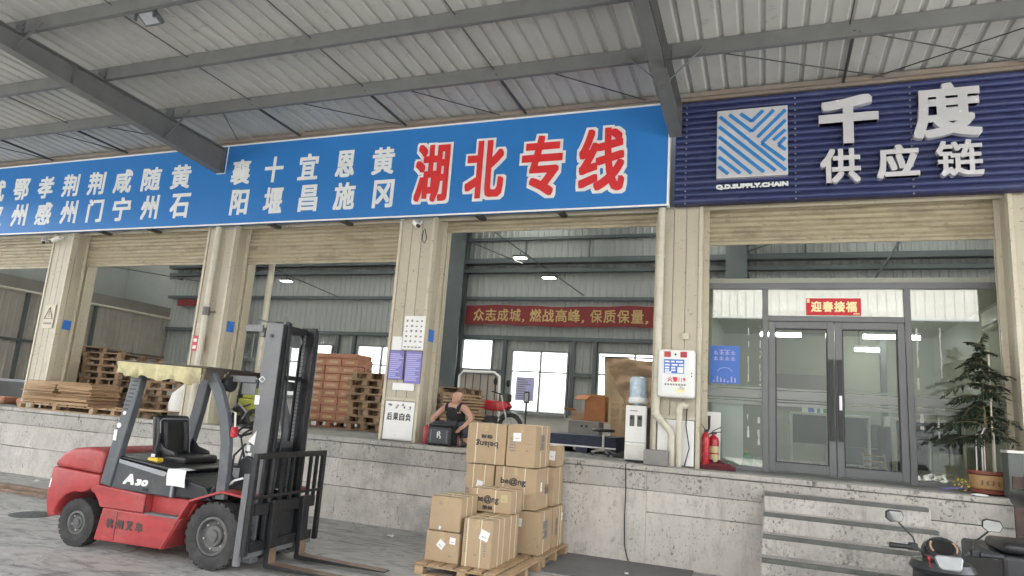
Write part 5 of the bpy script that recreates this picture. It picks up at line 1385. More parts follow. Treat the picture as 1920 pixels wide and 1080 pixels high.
o = obj('switch_box', MB().box(-.05, .05, -.03, .0, -.05, .05), M['cream_trim'], bevel=.01, loc=(-1.07, .446, 3.05)); tag(o, 'small square cream switch box above the fire cabinet', 'switch')
o = obj('grey_crate', MB().box(-.16, .16, -.12, .12, 0, .20), M['grey_crate'], bevel=.01, loc=(-1.40, .22, FL + .012)); tag(o, 'low grey box on the dock edge below the downpipe bend', 'box')
# postered column
t = thing('calendar', 'white wall calendar with rows of small dark figures at the top of the postered column', 'calendar', (-5.45, .44, 2.72)); obj('sheet', MB().box(-.19, .20, -.006, .008, .0, .56), M['paper'], t); lm = MB()
random.seed(9)
for r_ in range(5):
    for c_ in range(4): lm.box(-.15 + c_ * .09, -.15 + c_ * .09 + random.uniform(.025, .045), -.0085, -.0055, .12 + r_ * .085, .12 + r_ * .085 + random.uniform(.02, .04))
for c_ in range(5): lm.box(-.16 + c_ * .068, -.115 + c_ * .068, -.0085, -.0055, .03, .05)
stuff(obj('figure', lm, M['ink_soft'], t))
o = obj('notice_sheet', MB().box(-5.83, -5.648, .428, .436, 2.70, 2.93), M['paper']); tag(o, 'small white sheet stuck left of the calendar', 'notice')
for k, (a, b, lab) in enumerate(((-5.855, -5.565, 'left purple printed poster on the postered column'), (-5.545, -5.235, 'right purple printed poster on the postered column'))):
    z0, z1 = 2.17 + .05 * (1 - k), 2.70
    t = thing('poster', lab, 'poster', (0, 0, 0), 0, 'pair of purple posters on the column'); obj('sheet', MB().box(a, b, .418, .427, z0, z1), M['purple_print'], t)
    lm = MB(); random.seed(30 + k); z = z1 - .06
    while z > z0 + .03: lm.box(a + .025, b - random.uniform(.02, .14), .4155, .4185, z - .012, z + .004); z -= .032
    stuff(obj('print_line', lm, M['purple_light'], t)); obj('border', MB().box(a, a + .008, .415, .419, z0, z1).box(b - .008, b, .415, .419, z0, z1).box(a + .008, b - .008, .415, .419, z1 - .008, z1), M['ink'], t)
o = obj('notice_sheet', MB().box(-5.74, -5.34, .424, .432, 2.05, 2.165), M['paper']); tag(o, 'white slip stuck just below the two purple posters', 'notice')
t = thing('warning_board', 'white lower board with big dark hand painted characters on the postered column', 'notice', (0, 0, 0)); obj('board', MB().box(-5.83, -5.30, .432, .444, 1.27, 1.86), M['white'], t, bevel=.003)
for i, chx in enumerate('后果自负'): write('character', chx, -5.79 + i * .115, -5.695 + i * .115, 1.565, 1.685, .428, M['ink'], t, grow=.003, n=6)
lm = MB(); random.seed(2)
for i in range(4):
    for k in range(5): a = -5.79 + i * .115 + random.uniform(0, .07); z = 1.73 + random.uniform(0, .08); lm.box(a, a + random.choice([.008, .03]), .4285, .4325, z, z + random.choice([.008, .03]))
stuff(obj('faint_stroke', lm, M['ink_soft'], t))
# first column triangle sign, cameras
t = thing('warning_sign', 'small white sign with a warning triangle on the leftmost visible column', 'sign', (-14.23, .435, 2.9)); obj('plate', MB().box(-.15, .16, -.006, .006, 0, .5), M['cream_trim'], t)
tr = MB(); P3 = [(-.12, -.008, .20), (.12, -.008, .20), (.0, -.008, .44), (-.12, -.008, .20)]; tr.tube(P3, .012, 4); tr.box(-.008, .008, -.012, -.006, .27, .36).box(-.008, .008, -.012, -.006, .235, .255)
obj('triangle', tr, M['ink_soft'], t); lm = MB()
for i in range(5): lm.box(-.12 + i * .05, -.085 + i * .05, -.009, -.005, .08, .12)
stuff(obj('print_line', lm, M['ink_soft'], t))
def camera_thing(x, z, label, s_=1):
    t = thing('security_camera', label, 'camera', (x, .40, z), 0, 'security cameras under the blue sign')
    obj('arm', MB().tube([(0, .04, .08), (0, -.02, .03), (0, -.06, .02)], .018, 7), M['white'], t); obj('body', MB().bar((-.07 * s_, -.08, .05), (.05 * s_, -.16, -.05), .09, .08), M['white'], t, bevel=.015); obj('lens', MB().lathe([(.03, -.03), (.03, .02)], 12, 'y', (.055 * s_, -.165, -.055)), M['black'], t)
camera_thing(-14.62, 4.78, 'white security camera left of the top of the first visible column', 1)
camera_thing(-14.28, 4.80, 'white security camera on the head of the first visible column', -1)
camera_thing(-5.50, 4.83, 'white security camera on the head of the postered column', 1)
o = obj('cable_loop', MB().tube([(-5.42, .42, 4.78), (-5.36, .41, 4.6), (-5.40, .41, 4.52), (-5.45, .41, 4.6), (-5.44, .42, 4.75)], .008, 5), M['black']); tag(o, 'loop of black cable under the camera on the postered column', 'cable')
t = thing('red_notice', 'red and orange printed notice on the column behind the forklift', 'notice', (-10.0, .42, 2.55)); obj('sheet', MB().box(-.15, .14, -.006, .008, 0, .29), M['ext_red'], t); obj('orange_panel', MB().box(.01, .13, -.009, -.005, .13, .28), M['amber'], t); lm = MB()
for r_ in range(2):
    for c_ in range(2): lm.box(-.12 + c_ * .14, -.04 + c_ * .14, -.0105, -.0085, .04 + r_ * .13, .10 + r_ * .13)
stuff(obj('symbol', lm, M['paper'], t))
o = obj('switch_box', MB().box(-.05, .05, -.03, .0, -.05, .05), M['cream_trim'], bevel=.01, loc=(-10.05, .446, 3.03)); tag(o, 'small cream switch box above the red notice', 'switch')

# banner along the back wall
t = thing('slogan_banner', 'long dark red cloth banner with gold characters on the back wall', 'banner', (0, 0, 0))
bm_ = MB(); n = 60; vs = []
for i in range(n + 1):
    x = -8.92 + 6.6 * i / n
    for z in (4.48, 4.8, 5.09): vs.append((x, YB - .17 + .012 * math.sin(i * .7 + z * 3), z + .02 * math.sin(i * .16) - .01 * math.sin(i * .5)))
bm_.add(vs, [(i * 3 + j, (i + 1) * 3 + j, (i + 1) * 3 + j + 1, i * 3 + j + 1) for i in range(n) for j in range(2)])
obj('cloth', bm_, M['banner_red'], t, smooth=True)
x = -8.62
for chx in '众志成城，燃战高峰，保质保量，':
    if chx == '，': write('character', chx, x, x + .09, 4.58, 4.68, YB - .195, M['gold_text'], t, grow=.006, n=6); x += .26
    else: write('character', chx, x, x + .36, 4.60, 4.99, YB - .195, M['gold_text'], t, grow=.006, n=6); x += .405
for (a, b, lab) in ((-24.0, -21.7, 'x'), (-21.0, -17.95, 'short red cloth banner on the back wall left of the forklift mast')):
    if lab != 'x': o = obj('banner_piece', MB().box(a, b, YB - .18, YB - .16, 4.98, 5.22), M['banner_red']); tag(o, lab, 'banner')
o = obj('window_notice', MB().box(-7.08, -6.50, YB - .10, YB - .088, 2.22, 2.92), M['purple_light']); tag(o, 'purple printed notice stuck in the lower left pane of the tall window', 'notice')
lm = MB()
random.seed(5)
for r_ in range(9): lm.box(-7.02, -6.6 - random.uniform(0, .2), YB - .1035, YB - .0995, 2.28 + r_ * .068, 2.31 + r_ * .068)
l_ = obj('print_line', lm, M['ink_soft']); l_.parent = o

# hanging lamps on a stay wire inside
for (x, y, z, lab) in ((-5.38, 5, 5.42, 'upper of the two small floodlights hanging inside above the banner'), (-4.64, 5, 4.94, 'lower of the two small floodlights hanging inside above the banner'), (-12.0, 5, 4.9, 'small floodlight hanging inside above the cartons'), (-15.9, 5, 4.95, 'small floodlight hanging inside above the tall pallet stack')):
    t = thing('hanging_floodlight', lab, 'floodlight', (x, y, z), 0, 'small floodlights hanging in the hall')
    obj('housing', MB().box(-.16, .16, -.1, .1, -.03, .03), M['steel_dark'], t, bevel=.01); obj('lens', MB().box(-.14, .14, -.08, .08, -.036, -.031), M['tube' if x > -13 else 'paper'], t); obj('stem', MB().tube([(0, 0, .03), (0, 0, .12)], .012, 6), M['rod'], t)
for pts, lab in (([(-6.3, 5, 6.2), (-3.8, 5, 4.5)], 'sloping stay wire carrying two floodlights inside above the banner'), ([(-6.9, 5, 5.9), (-5.3, 5, 5.25)], 'thin stay wire left of the two hanging floodlights'), ([(-12.9, 5, 5.35), (-10.3, 5, 4.45)], 'stay wire carrying the floodlight above the cartons'), ([(-19.7, 5, 5.5), (-14.8, 5, 4.85)], 'stay wire above the tall pallet stack')):
    o = obj('stay_wire', MB().tube(pts, .014, 5), M['rod']); tag(o, lab, 'wire', 'stay wires inside the hall')
# ================================================================ GLASS OFFICE FRONT
YG = 1.2
sf = thing('glass_shopfront', 'grey framed glass front of the office with double doors', 'shopfront', (0, YG, FL))
def fr(name, x0, x1, z0, z1, y0=-.05, y1=.05, par=None): return obj(name, MB().box(x0, x1, y0, y1, z0 - FL, z1 - FL), M['frame_grey'], par or sf, bevel=.004, seg=1)
XL, XR, ZH = -.90, 3.1, 3.88
fr('head_rail', XL, XR, ZH, ZH + .09); fr('mullion', XL, XL + .06, FL, ZH); fr('mullion', -.05, .03, FL, ZH); fr('mullion', 1.79, 1.87, FL, ZH); fr('mullion', XR - .06, XR, FL, ZH)
fr('transom', .031, 1.789, 3.40, 3.48); fr('bottom_rail', XL + .061, -.051, FL, FL + .06); fr('bottom_rail', 1.871, XR - .061, FL, FL + .06)
fr('threshold', .031, 1.789, FL + .002, FL + .02)
def pane(x0, x1, z0, z1, par=sf): return obj('pane', MB().box(x0, x1, -.006, .006, z0 - FL, z1 - FL), M['glass'], par)
pl_ = pane(XL + .061, -.051, FL + .061, ZH - .001); pr_ = pane(1.871, XR - .061, FL + .061, ZH - .001); pane(.031, 1.789, 3.481, ZH - .001)
for k, (a, b) in enumerate(((.035, .905), (.915, 1.785))):
    d = obj('door', MB().box(a, a + .09, -.04, .04, .025, 2.16).box(b - .09, b, -.04, .04, .025, 2.16).box(a + .09, b - .09, -.04, .04, .025, .15).box(a + .09, b - .09, -.04, .04, 2.06, 2.16), M['frame_grey'], sf, bevel=.004, seg=1)
    obj('bead', MB().box(a + .091, a + .105, -.02, .02, .151, 2.059).box(b - .105, b - .091, -.02, .02, .151, 2.059).box(a + .105, b - .105, -.02, .02, .151, .165).box(a + .105, b - .105, -.02, .02, 2.045, 2.059), M['black'], d)
    obj('pane', MB().box(a + .106, b - .106, -.005, .005, .166, 2.044), M['glass'], d)
    hx = b - .05 if k == 0 else a + .05
    obj('handle', MB().box(hx - .03, hx + .03, -.095, -.07, .50, 1.62).box(hx - .015, hx + .015, -.07, -.041, .6, .63).box(hx - .015, hx + .015, -.07, -.041, 1.5, 1.53), M['black'], d, bevel=.006)
    if k: obj('lock', MB().box(hx - .018, hx + .02, -.102, -.096, .92, 1.12), M['silver'], d, bevel=.004)
# frosted band across all panes
for a, b in ((XL + .065, -.055), (.145, .795), (1.025, 1.675), (1.875, XR - .065)):
    q = MB()
    for z0, z1 in ((2.40, 2.425), (2.27, 2.385), (2.235, 2.25), (2.17, 2.215)): q.box(a, b, -.009, -.0065, z0 - FL, z1 - FL)
    stuff(obj('frosted_band', q, M['frost'], sf))
# torn strips of tape left on the side panes
def torn(x, z0, z1, w_, seed_):
    random.seed(seed_); q = MB(); z = z0; L = []; a = x - w_ / 2; b = x + w_ / 2
    while z < z1:
        a += random.uniform(-.006, .006); b += random.uniform(-.006, .006)
        a = min(max(a, x - w_ * .7), x - .003); b = max(min(b, x + w_ * .7), x + .003)
        L.append((a, b, z)); z += .022
    vs = [(p, -.0085, zz - FL) for p, r_, zz in L] + [(r_, -.0085, zz - FL) for p, r_, zz in L]; n = len(L)
    gap = 0
    for i in range(n - 1):
        if gap: gap -= 1; continue
        if random.random() < .10: gap = random.randint(1, 5); continue
        q.add([vs[i], vs[i + n], vs[i + 1 + n], vs[i + 1]], [(0, 1, 2, 3)])
    stuff(obj('torn_tape', q, M['tape_residue'], sf))
for args in ((-.245, 2.5, 3.3, .016, 1), (-.085, 2.45, 3.38, .020, 2), (1.93, 2.5, 3.35, .026, 3), (2.21, 2.0, 3.35, .018, 4), (-.25, 1.7, 2.1, .03, 5), (1.95, 1.9, 2.2, .035, 6), (2.15, 1.85, 2.15, .03, 7), (-.1, 1.6, 2.0, .025, 8)): torn(*args)
rp = thing('red_banner_paper', 'red paper with pale gold characters stuck above the glass doors', 'paper banner', (0, 0, 0))
obj('sheet', MB().box(.545, 1.26, YG - .02, YG - .011, 3.50, 3.745), M['red_paper'], rp)
for i, chx in enumerate('迎春接福'): write('character', chx, .61 + i * .152, .75 + i * .152, 3.545, 3.70, YG - .026, M['cream_text'], rp, grow=.006, n=8)
obj('small_print', MB().box(1.16, 1.24, YG - .0225, YG - .0195, 3.515, 3.53).box(.555, .59, YG - .0225, YG - .0195, 3.68, 3.735), M['cream_text'], rp)
bp = thing('blue_poster', 'blue poster with pale lettering on the left office pane', 'poster', (0, 0, 0))
obj('sheet', MB().box(-.785, -.365, YG - .018, YG - .010, 2.455, 3.015), M['poster_blue'], bp); lm = MB()
for r_, z in enumerate((2.885, 2.80)):
    for c_ in range(4): x = -.735 + c_ * .082; lm.box(x, x + .06, YG - .0205, YG - .0175, z, z + .012).box(x, x + .06, YG - .0205, YG - .0175, z + .028, z + .038).box(x + .02, x + .034, YG - .0205, YG - .0175, z + .012, z + .06)
lm.box(-.66, -.5, YG - .0205, YG - .0175, 2.945, 2.955)
lm.tube([(-.575 + .10 * math.cos(PI * i / 10), YG - .0195, 2.63 + .06 * math.sin(PI * i / 10)) for i in range(11)], .006, 4)
for i in range(7): lm.box(-.74 + i * .05, -.72 + i * .05, YG - .0205, YG - .0175, 2.475, 2.50 + .02 * ((i * 3) % 4))
stuff(obj('print', lm, M['purple_light'], bp))

# office room behind the glass
of = struct(obj('office_floor', MB().box(-.95, 3.3, YG + .06, 7.0, FL + .002, FL + .012), M['office_floor']))
ob = struct(obj('office_back_wall', MB().box(-.95, 3.3, 7.0, 7.08, FL, 4.1), M['office_wall']))
ol = struct(obj('office_left_wall', MB().box(-1.0, -.92, YG + .3, 7.0, FL, 4.1), M['office_wall']))
orr = struct(obj('office_right_wall', MB().box(3.3, 3.38, YG + .06, 7.0, FL, 4.1), M['office_wall']))
oc = struct(obj('office_ceiling', MB().box(-.95, 3.3, YG + .06, 7.0, 3.99, 4.06), M['office_wall']))
for (xa, xb, y, lab) in ((-.1, .60, 4, 'left lit ceiling tube inside the office'), (1.62, 2.5, 4, 'right front lit ceiling tube inside the office'), (1.70, 2.26, 6, 'rear lit ceiling tube inside the office')):
    t = thing('ceiling_tube', lab, 'lamp', ((xa + xb) / 2, y, 3.58), 0, 'lit tubes in the office'); h = (xb - xa) / 2
    obj('tube', MB().tube([(-h, 0, 0), (h, 0, 0)], .035, 10), M['tube'], t, smooth=True); obj('fitting', MB().box(-h, h, -.05, .05, .036, .08), M['white'], t); obj('hanger', MB().tube([(-h * .7, 0, .08), (-h * .7, 0, .41)], .006, 5).tube([(h * .7, 0, .08), (h * .7, 0, .41)], .006, 5), M['rod'], t)
def desk(x0, x1, y, label):
    t = thing('desk', label, 'desk', (x0, y, FL + .012), 0, 'desks inside the office'); w_ = x1 - x0
    obj('top', MB().box(0, w_, 0, .65, .90, .945), M['desk'], t, bevel=.005); obj('modesty_panel', MB().box(.05, w_ - .05, .05, .08, .40, .895), M['desk_dark'], t)
    for x in (0.0, w_ - .04): obj('leg', MB().box(x, x + .04, .02, .62, 0, .899), M['desk'], t)
    return t
desk(.40, 1.05, 4.0, 'white desk behind the left glass door'); desk(1.2, 1.70, 4.05, 'white topped desk behind the right glass door'); desk(2.05, 3.1, 4.0, 'desk behind the right office pane')
t = thing('book_row', 'row of blue and white files on the left office desk', 'files', (.62, 4.2, FL + .957))
for i in range(8): obj('file', MB().box(i * .05, i * .05 + .042, 0, .16, 0, .10 + .03 * (i % 3)), M['poster_blue' if i in (2, 3, 5) else ('green_plastic' if i == 7 else 'paper')], t)
t = thing('sofa', 'dark sofa block in the middle of the office', 'sofa', (1.3, 5.3, FL + .012)); obj('seat', MB().box(0, 1.5, 0, .7, .05, .4), M['desk_dark'], t, bevel=.04); obj('back', MB().box(0, 1.5, .55, .78, .4, .85), M['desk_dark'], t, bevel=.04)
t = thing('white_box', 'white box on the office cabinet at right', 'box', (1.98, 4.4, FL + .80)); obj('body', MB().box(0, .26, 0, .2, 0, .16), M['paper'], t, bevel=.005); obj('lid', MB().box(-.005, .265, -.005, .205, .162, .18), M['desk'], t)
t = thing('side_cabinet', 'dark cabinet under the white box in the office', 'cabinet', (1.9, 4.35, FL + .012)); obj('body', MB().box(0, .42, 0, .4, 0, .785), M['desk_dark'], t, bevel=.006); obj('door', MB().box(.02, .4, -.012, -.001, .04, .74), M['black'], t)
t = thing('office_column', 'grey post inside the office behind the right glass door', 'column', (2.02, 4.7, FL + .012)); obj('shaft', MB().box(-.05, .05, -.05, .05, 0, 2.76), M['steel_int'], t, bevel=.004); obj('foot_plate', MB().box(-.09, .09, -.09, .09, 0, .012), M['steel_int'], t)
t = thing('step_stool', 'pale wooden step stool on the office floor behind the right door', 'step stool', (1.48, 2.0, FL + .012))
for i, z in enumerate((.06, .14, .22, .30)): obj('tread', MB().box(-.13, .13, -.05 + .04 * i, .05 + .04 * i, z, z + .018), M['wood'], t)
for x in (-.14, .14): obj('side_rail', MB().bar((x, -.08, 0), (x, .12, .34), .02, .04), M['wood'], t)
t = thing('cafe_table', 'small round table behind the right office pane', 'table', (2.25, 2.3, FL + .012)); obj('top', MB().lathe([(.24, .58), (.25, .60), (.24, .615)], 22), M['leaf'], t); obj('pillar', MB().tube([(0, 0, .02), (0, 0, .58)], .03, 8), M['bolt'], t); obj('foot', MB().lathe([(.2, 0), (.2, .015), (.04, .03)], 18), M['bolt'], t)
t = thing('wall_unit', 'white air conditioner on the office wall above the plant', 'air conditioner', (3.15, 2.5, 3.55)); obj('body', MB().box(-.02, .15, -.42, .42, 0, .30), M['ac_white'], t, bevel=.04, seg=3, smooth=True); obj('vent', MB().box(-.026, -.02, -.36, .36, .03, .07), M['black'], t)
t = thing('wall_screen', 'dark wall board on the office back wall', 'board', (.1, 6.96, 2.3)); obj('board', MB().box(0, 1.2, 0, .03, 0, .8), M['part_band'], t); obj('frame', MB().box(-.02, 0, -.01, .03, -.02, .82).box(1.2, 1.22, -.01, .03, -.02, .82), M['alu'], t)
# boards and clutter against the left pane
o = obj('leaning_board', MB().box(-.18, .18, -.012, .012, 0, .79), M['desk'], bevel=.003, loc=(-.80, 1.02, FL + .006), rot=(R(-6), 0, 0)); tag(o, 'white panel leaning on the glass behind the fire extinguishers', 'panel')
o = obj('leaning_board', MB().box(-.26, .26, -.01, .01, 0, .98), M['white'], bevel=.003, loc=(-.58, 1.42, FL + .014), rot=(R(6), 0, 0)); tag(o, 'larger pale panel leaning inside the left office pane', 'panel')
t = thing('watering_can', 'green plastic can standing inside the left office pane', 'can', (-.28, 1.45, FL + .013)); obj('body', MB().lathe([(.08, 0), (.085, .03), (.06, .16), (.03, .2), (.03, .23)], 14), M['green_plastic'], t, smooth=True); obj('handle', MB().tube([(.03, 0, .22), (.09, 0, .2), (.08, 0, .06)], .008, 6), M['green_plastic'], t); obj('cap', MB().lathe([(.034, .225), (.034, .25)], 10), M['yellow'], t)
# fire extinguishers
def extinguisher(x, y, label, h=.47, r=.072, tall=False):
    t = thing('fire_extinguisher', label, 'fire extinguisher', (x, y, FL + .006), R(20), 'fire extinguishers beside the office')
    obj('cylinder', MB().lathe([(r * .9, 0), (r, .015), (r, h * .82), (r * .85, h * .91), (r * .35, h * .98), (r * .3, h * 1.03)], 20), M['ext_red'], t, smooth=True)
    hd = obj('valve', MB().box(-.03, .04, -.018, .018, h * 1.02, h * 1.09).bar((-.02, 0, h * 1.10), (.10, 0, h * 1.24), .02, .012).bar((.0, 0, h * 1.07), (.11, 0, h * 1.10), .02, .012), M['black'], t, bevel=.003)
    obj('hose', MB().tube([(-.02, 0, h * 1.05), (-.09, -.01, h * 1.0), (-.10, -.02, h * .6), (-.085, -.03, h * .25)], .012, 7).tube([(-.085, -.03, h * .25), (-.085, -.03, h * .12)], .018, 7), M['black'], t, smooth=True)
    obj('label', MB().lathe([(r + .0012, h * .22), (r + .0012, h * .66)], 20), M['cream_text'], t, smooth=True) if False else None
    lb = MB(); vs = []
    for i in range(9):
        a = R(-150 + i * 15)
        for z in (.16, .42, .46, .66): vs.append(((r + .0015) * math.cos(a), (r + .0015) * math.sin(a), h * z))
    lb.add(vs, [(i * 4 + j, i * 4 + j + 1, i * 4 + j + 5, i * 4 + j + 4) for i in range(8) for j in (0, 2)])
    obj('label', lb, M['warn_yellow'], t, smooth=True)
extinguisher(-.70, .86, 'red fire extinguisher with a yellow label in front of the white panel', .46, .075)
t = thing('fire_extinguisher', 'slim red fire extinguisher with black horn close to the column', 'fire extinguisher', (-.79, .62, FL + .006), 0, 'fire extinguishers beside the office')
obj('cylinder', MB().lathe([(.05, 0), (.055, .015), (.055, .40), (.04, .46), (.02, .49)], 18), M['ext_red'], t, smooth=True); obj('valve', MB().box(-.02, .03, -.015, .015, .48, .53).bar((-.01, 0, .53), (-.06, 0, .60), .016, .01), M['black'], t); obj('horn', MB().tube([(.03, -.02, .5), (.045, -.03, .55), (.045, -.03, .72)], [.01, .016, .02], 8), M['black'], t, smooth=True)
t = thing('fabric_heap', 'dark red cloth heap lying at the foot of the fire extinguishers', 'cloth', (-.66, .66, FL + .006))
vs = []; nn = 14; mm = 8; q = MB()
for j in range(mm + 1):
    for i in range(nn + 1):
        u = i / nn * 2 - 1; v = j / mm * 2 - 1
        e = max(0, 1 - u * u) * max(0, 1 - v * v)
        vs.append((u * .27, v * .11, .10 * e ** .6 * (1 + .35 * math.sin(i * 1.9 + j)) ))
q.add(vs, [(j * (nn + 1) + i, j * (nn + 1) + i + 1, (j + 1) * (nn + 1) + i + 1, (j + 1) * (nn + 1) + i) for j in range(mm) for i in range(nn)])
obj('cloth', q, mat('maroon_cloth', (.10, .02, .028), .9, var=.3, scale=8), t, smooth=True, ang=80); obj('fold', MB().tube([(-.22, -.05, .02), (-.05, -.09, .05), (.12, -.07, .04), (.26, -.02, .02)], .03, 8), mat('wine_cloth', (.14, .022, .03), .9, var=.3, scale=8), t, smooth=True)
# water dispenser
t = thing('water_dispenser', 'white water dispenser with a blue bottle on top at the dock edge', 'water dispenser', (-1.775, .80, FL + .006))
obj('body', MB().box(-.155, .155, -.15, .17, .02, .80), M['white'], t, bevel=.02, seg=3); obj('foot', MB().box(-.14, .14, -.13, .15, 0, .02), M['black'], t)
obj('tap_recess', MB().box(-.09, -.02, -.156, -.148, .50, .66).box(.02, .09, -.156, -.148, .50, .66), M['ac_dark'], t, bevel=.004); obj('tap', MB().box(-.07, -.04, -.19, -.15, .60, .64).box(.04, .07, -.19, -.15, .60, .64), M['black'], t, bevel=.005)
obj('door', MB().box(-.14, .14, -.156, -.149, .06, .24), M['ac_white'], t, bevel=.004); obj('seam', MB().box(-.152, .152, -.155, -.149, .268, .276), M['trim_grey'], t); obj('lamp_strip', MB().box(-.09, .02, -.155, -.149, .715, .73), M['trim_grey'], t)
bt = obj('bottle', MB().lathe([(.05, .80), (.09, .84), (.128, .87), (.13, .93), (.125, .95), (.13, .97), (.13, 1.06), (.125, 1.08), (.13, 1.10), (.13, 1.16), (.115, 1.21), (.09, 1.225)], 24), M['water'], t, smooth=True)
obj('bag_film', MB().lathe([(.135, .835), (.15, .86), (.141, .92)], 12), M['char_white'], bt, smooth=True); obj('side_panel', MB().box(.156, .162, -.13, .16, .03, .78), M['steel_dark'], t)
# hose reel clutter between dispenser and stool
o = obj('shoe', MB().prism([(-.13, 0), (.13, 0), (.13, .03), (.05, .06), (-.06, .10), (-.13, .10)], -.045, .045), M['shoe'], bevel=.015, loc=(-2.15, 1.5, FL + .006), rot=(0, 0, R(170))); tag(o, 'dark shoe on the dock floor beside the swivel stool', 'shoe')
o = obj('shoe', MB().prism([(-.13, 0), (.13, 0), (.13, .03), (.05, .06), (-.06, .10), (-.13, .10)], -.045, .045), M['shoe'], bevel=.015, loc=(-2.02, 1.55, FL + .006), rot=(0, 0, R(150))); tag(o, 'dark shoe on the dock floor close behind the water dispenser', 'shoe')

# potted Norfolk pine
t = thing('potted_tree', 'tall feathery potted tree in a tan glazed pot before the right office pane', 'potted plant', (2.52, .62, FL + .006))
obj('pot', MB().lathe([(.15, 0), (.165, .02), (.168, .05), (.19, .07), (.20, .20), (.20, .22)], 28), M['pot'], t, smooth=True); obj('pot_rim', MB().lathe([(.20, .221), (.222, .235), (.222, .27), (.185, .27), (.18, .24)], 28), M['pot_rim'], t, smooth=True); obj('pot_foot', MB().lathe([(.155, .0), (.19, .012), (.192, .045), (.17, .055)], 28), M['pot_rim'], t, smooth=True)
obj('soil', MB().lathe([(.183, .24), (.02, .25)], 20), M['soil'], t)
lm = MB(); random.seed(3)
for i in range(4):
    a = R(-100 - 22 + i * 16); c_ = (.2015 * math.cos(a), .2015 * math.sin(a)); tx = (-math.sin(a), math.cos(a))
    for k in range(4):
        u = random.uniform(-.012, .012); z = .11 + k * .013
        lm.bar((c_[0] + tx[0] * (u - .012), c_[1] + tx[1] * (u - .012), z), (c_[0] + tx[0] * (u + .012), c_[1] + tx[1] * (u + .012), z + .006), .004, .005)
    lm.bar((c_[0], c_[1], .105), (c_[0], c_[1], .165), .004, .005)
stuff(obj('painted_character', lm, M['ink'], t))
obj('trunk', MB().tube([(0, 0, .24), (.01, .0, .7), (-.01, .01, 1.2), (.01, .0, 1.9)], [.022, .018, .013, .004], 8), M['bark'], t, smooth=True)
for i, (x, lean) in enumerate(((-.13, .02), (-.07, .05), (-.045, .02), (.06, .0))): obj('stake', MB().tube([(x, -.08, .24), (x, -.09, .62 + .08 * (i % 2)), (x + lean, -.05, .70 + .08 * (i % 2)), (x + lean + .04, .03, .70)], .008, 6), M['stake'], t, smooth=True)
obj('tall_stake', MB().tube([(.07, .03, .24), (.09, .03, 1.75)], .010, 6), M['strap'], t)
lf = MB(); br_ = MB(); random.seed(17)
def frond(base, d, L, droop):
    """one feathery branch: a drooping spine with many soft side leaflets"""
    sd2 = Vector((-d.y, d.x, 0)); pts_ = [base.copy()]; wob = random.uniform(-.25, .25)
    for s_ in range(1, 10):
        u = s_ / 9
        p = base + d * (L * u) + sd2 * (wob * L * u * u) + Vector((0, 0, L * (.35 * u - droop * u * u))); pts_.append(p)
        for side_i in (-1, 1):
            for rep in range(3):
                ll = L * (.20 + .20 * math.sin(u * PI)) * random.uniform(.6, 1.3)
                tip = p + sd2 * (side_i * ll * random.uniform(.5, .95)) + d * (ll * random.uniform(.2, .8)) + Vector((0, 0, -ll * random.uniform(.05, .75)))
                b0 = p - d * random.uniform(0, .03); n_ = (tip - b0).cross(Vector((random.uniform(-.4, .4), random.uniform(-.4, .4), 1))).normalized() * (.010 + .004 * random.random())
                lf.add([b0, b0.lerp(tip, .45) + n_, tip, b0.lerp(tip, .5) - n_], [(0, 1, 2, 3)])
    br_.tube(pts_, [.006 * (1 - .09 * i) for i in range(10)], 4)
z = .66
while z < 1.80:
    f = (1.86 - z) / 1.2
    for b in range(random.choice([4, 5, 6])):
        a = random.uniform(0, 2 * PI)
        L = (.12 + .40 * f ** .7) * random.uniform(.6, 1.2)
        if math.cos(a) > .4: L *= .8
        frond(Vector((0, 0, z + random.uniform(-.04, .04))), Vector((math.cos(a), math.sin(a), 0)), L, random.uniform(.35, .95))
    z += random.uniform(.06, .13)
frond(Vector((0, 0, 1.84)), Vector((.3, -.95, 0)).normalized(), .16, -.3); frond(Vector((0, 0, 1.82)), Vector((-.8, .5, 0)).normalized(), .18, .1)
obj('branch', br_, M['bark'], t); fo = obj('foliage', lf, M['leaf'], t); fo['kind'] = 'stuff'
o = thing('yellow_flowers', 'yellow paper flowers lying left of the tan pot', 'flowers', (2.22, .55, FL + .006)); q = MB(); random.seed(6)
for i in range(26):
    p = Vector((random.uniform(-.08, .1), random.uniform(-.06, .06), random.uniform(.01, .15))); w2 = Vector((random.uniform(-1, 1), random.uniform(-1, 1), random.uniform(-.3, 1))).normalized() * .035; w3 = w2.orthogonal().normalized() * .018
    q.add([p, p + w2 * .5 + w3, p + w2, p + w2 * .5 - w3], [(0, 1, 2, 3)])
stuff(obj('petal', q, M['yellow'], o)); obj('stem', MB().tube([(-.22, .02, .02), (-.05, .0, .04), (.06, 0, .06)], .008, 5).tube([(-.2, -.03, .015), (0, -.02, .05)], .006, 5), M['purple_print'], o)
o = obj('white_tissue', MB().lathe([(.09, 0), (.08, .012), (.03, .018)], 9), M['paper'], loc=(2.30, .12, FL + .01), rot=(0, 0, .4)); tag(o, 'scrap of white tissue on the dock edge below the pot', 'litter')
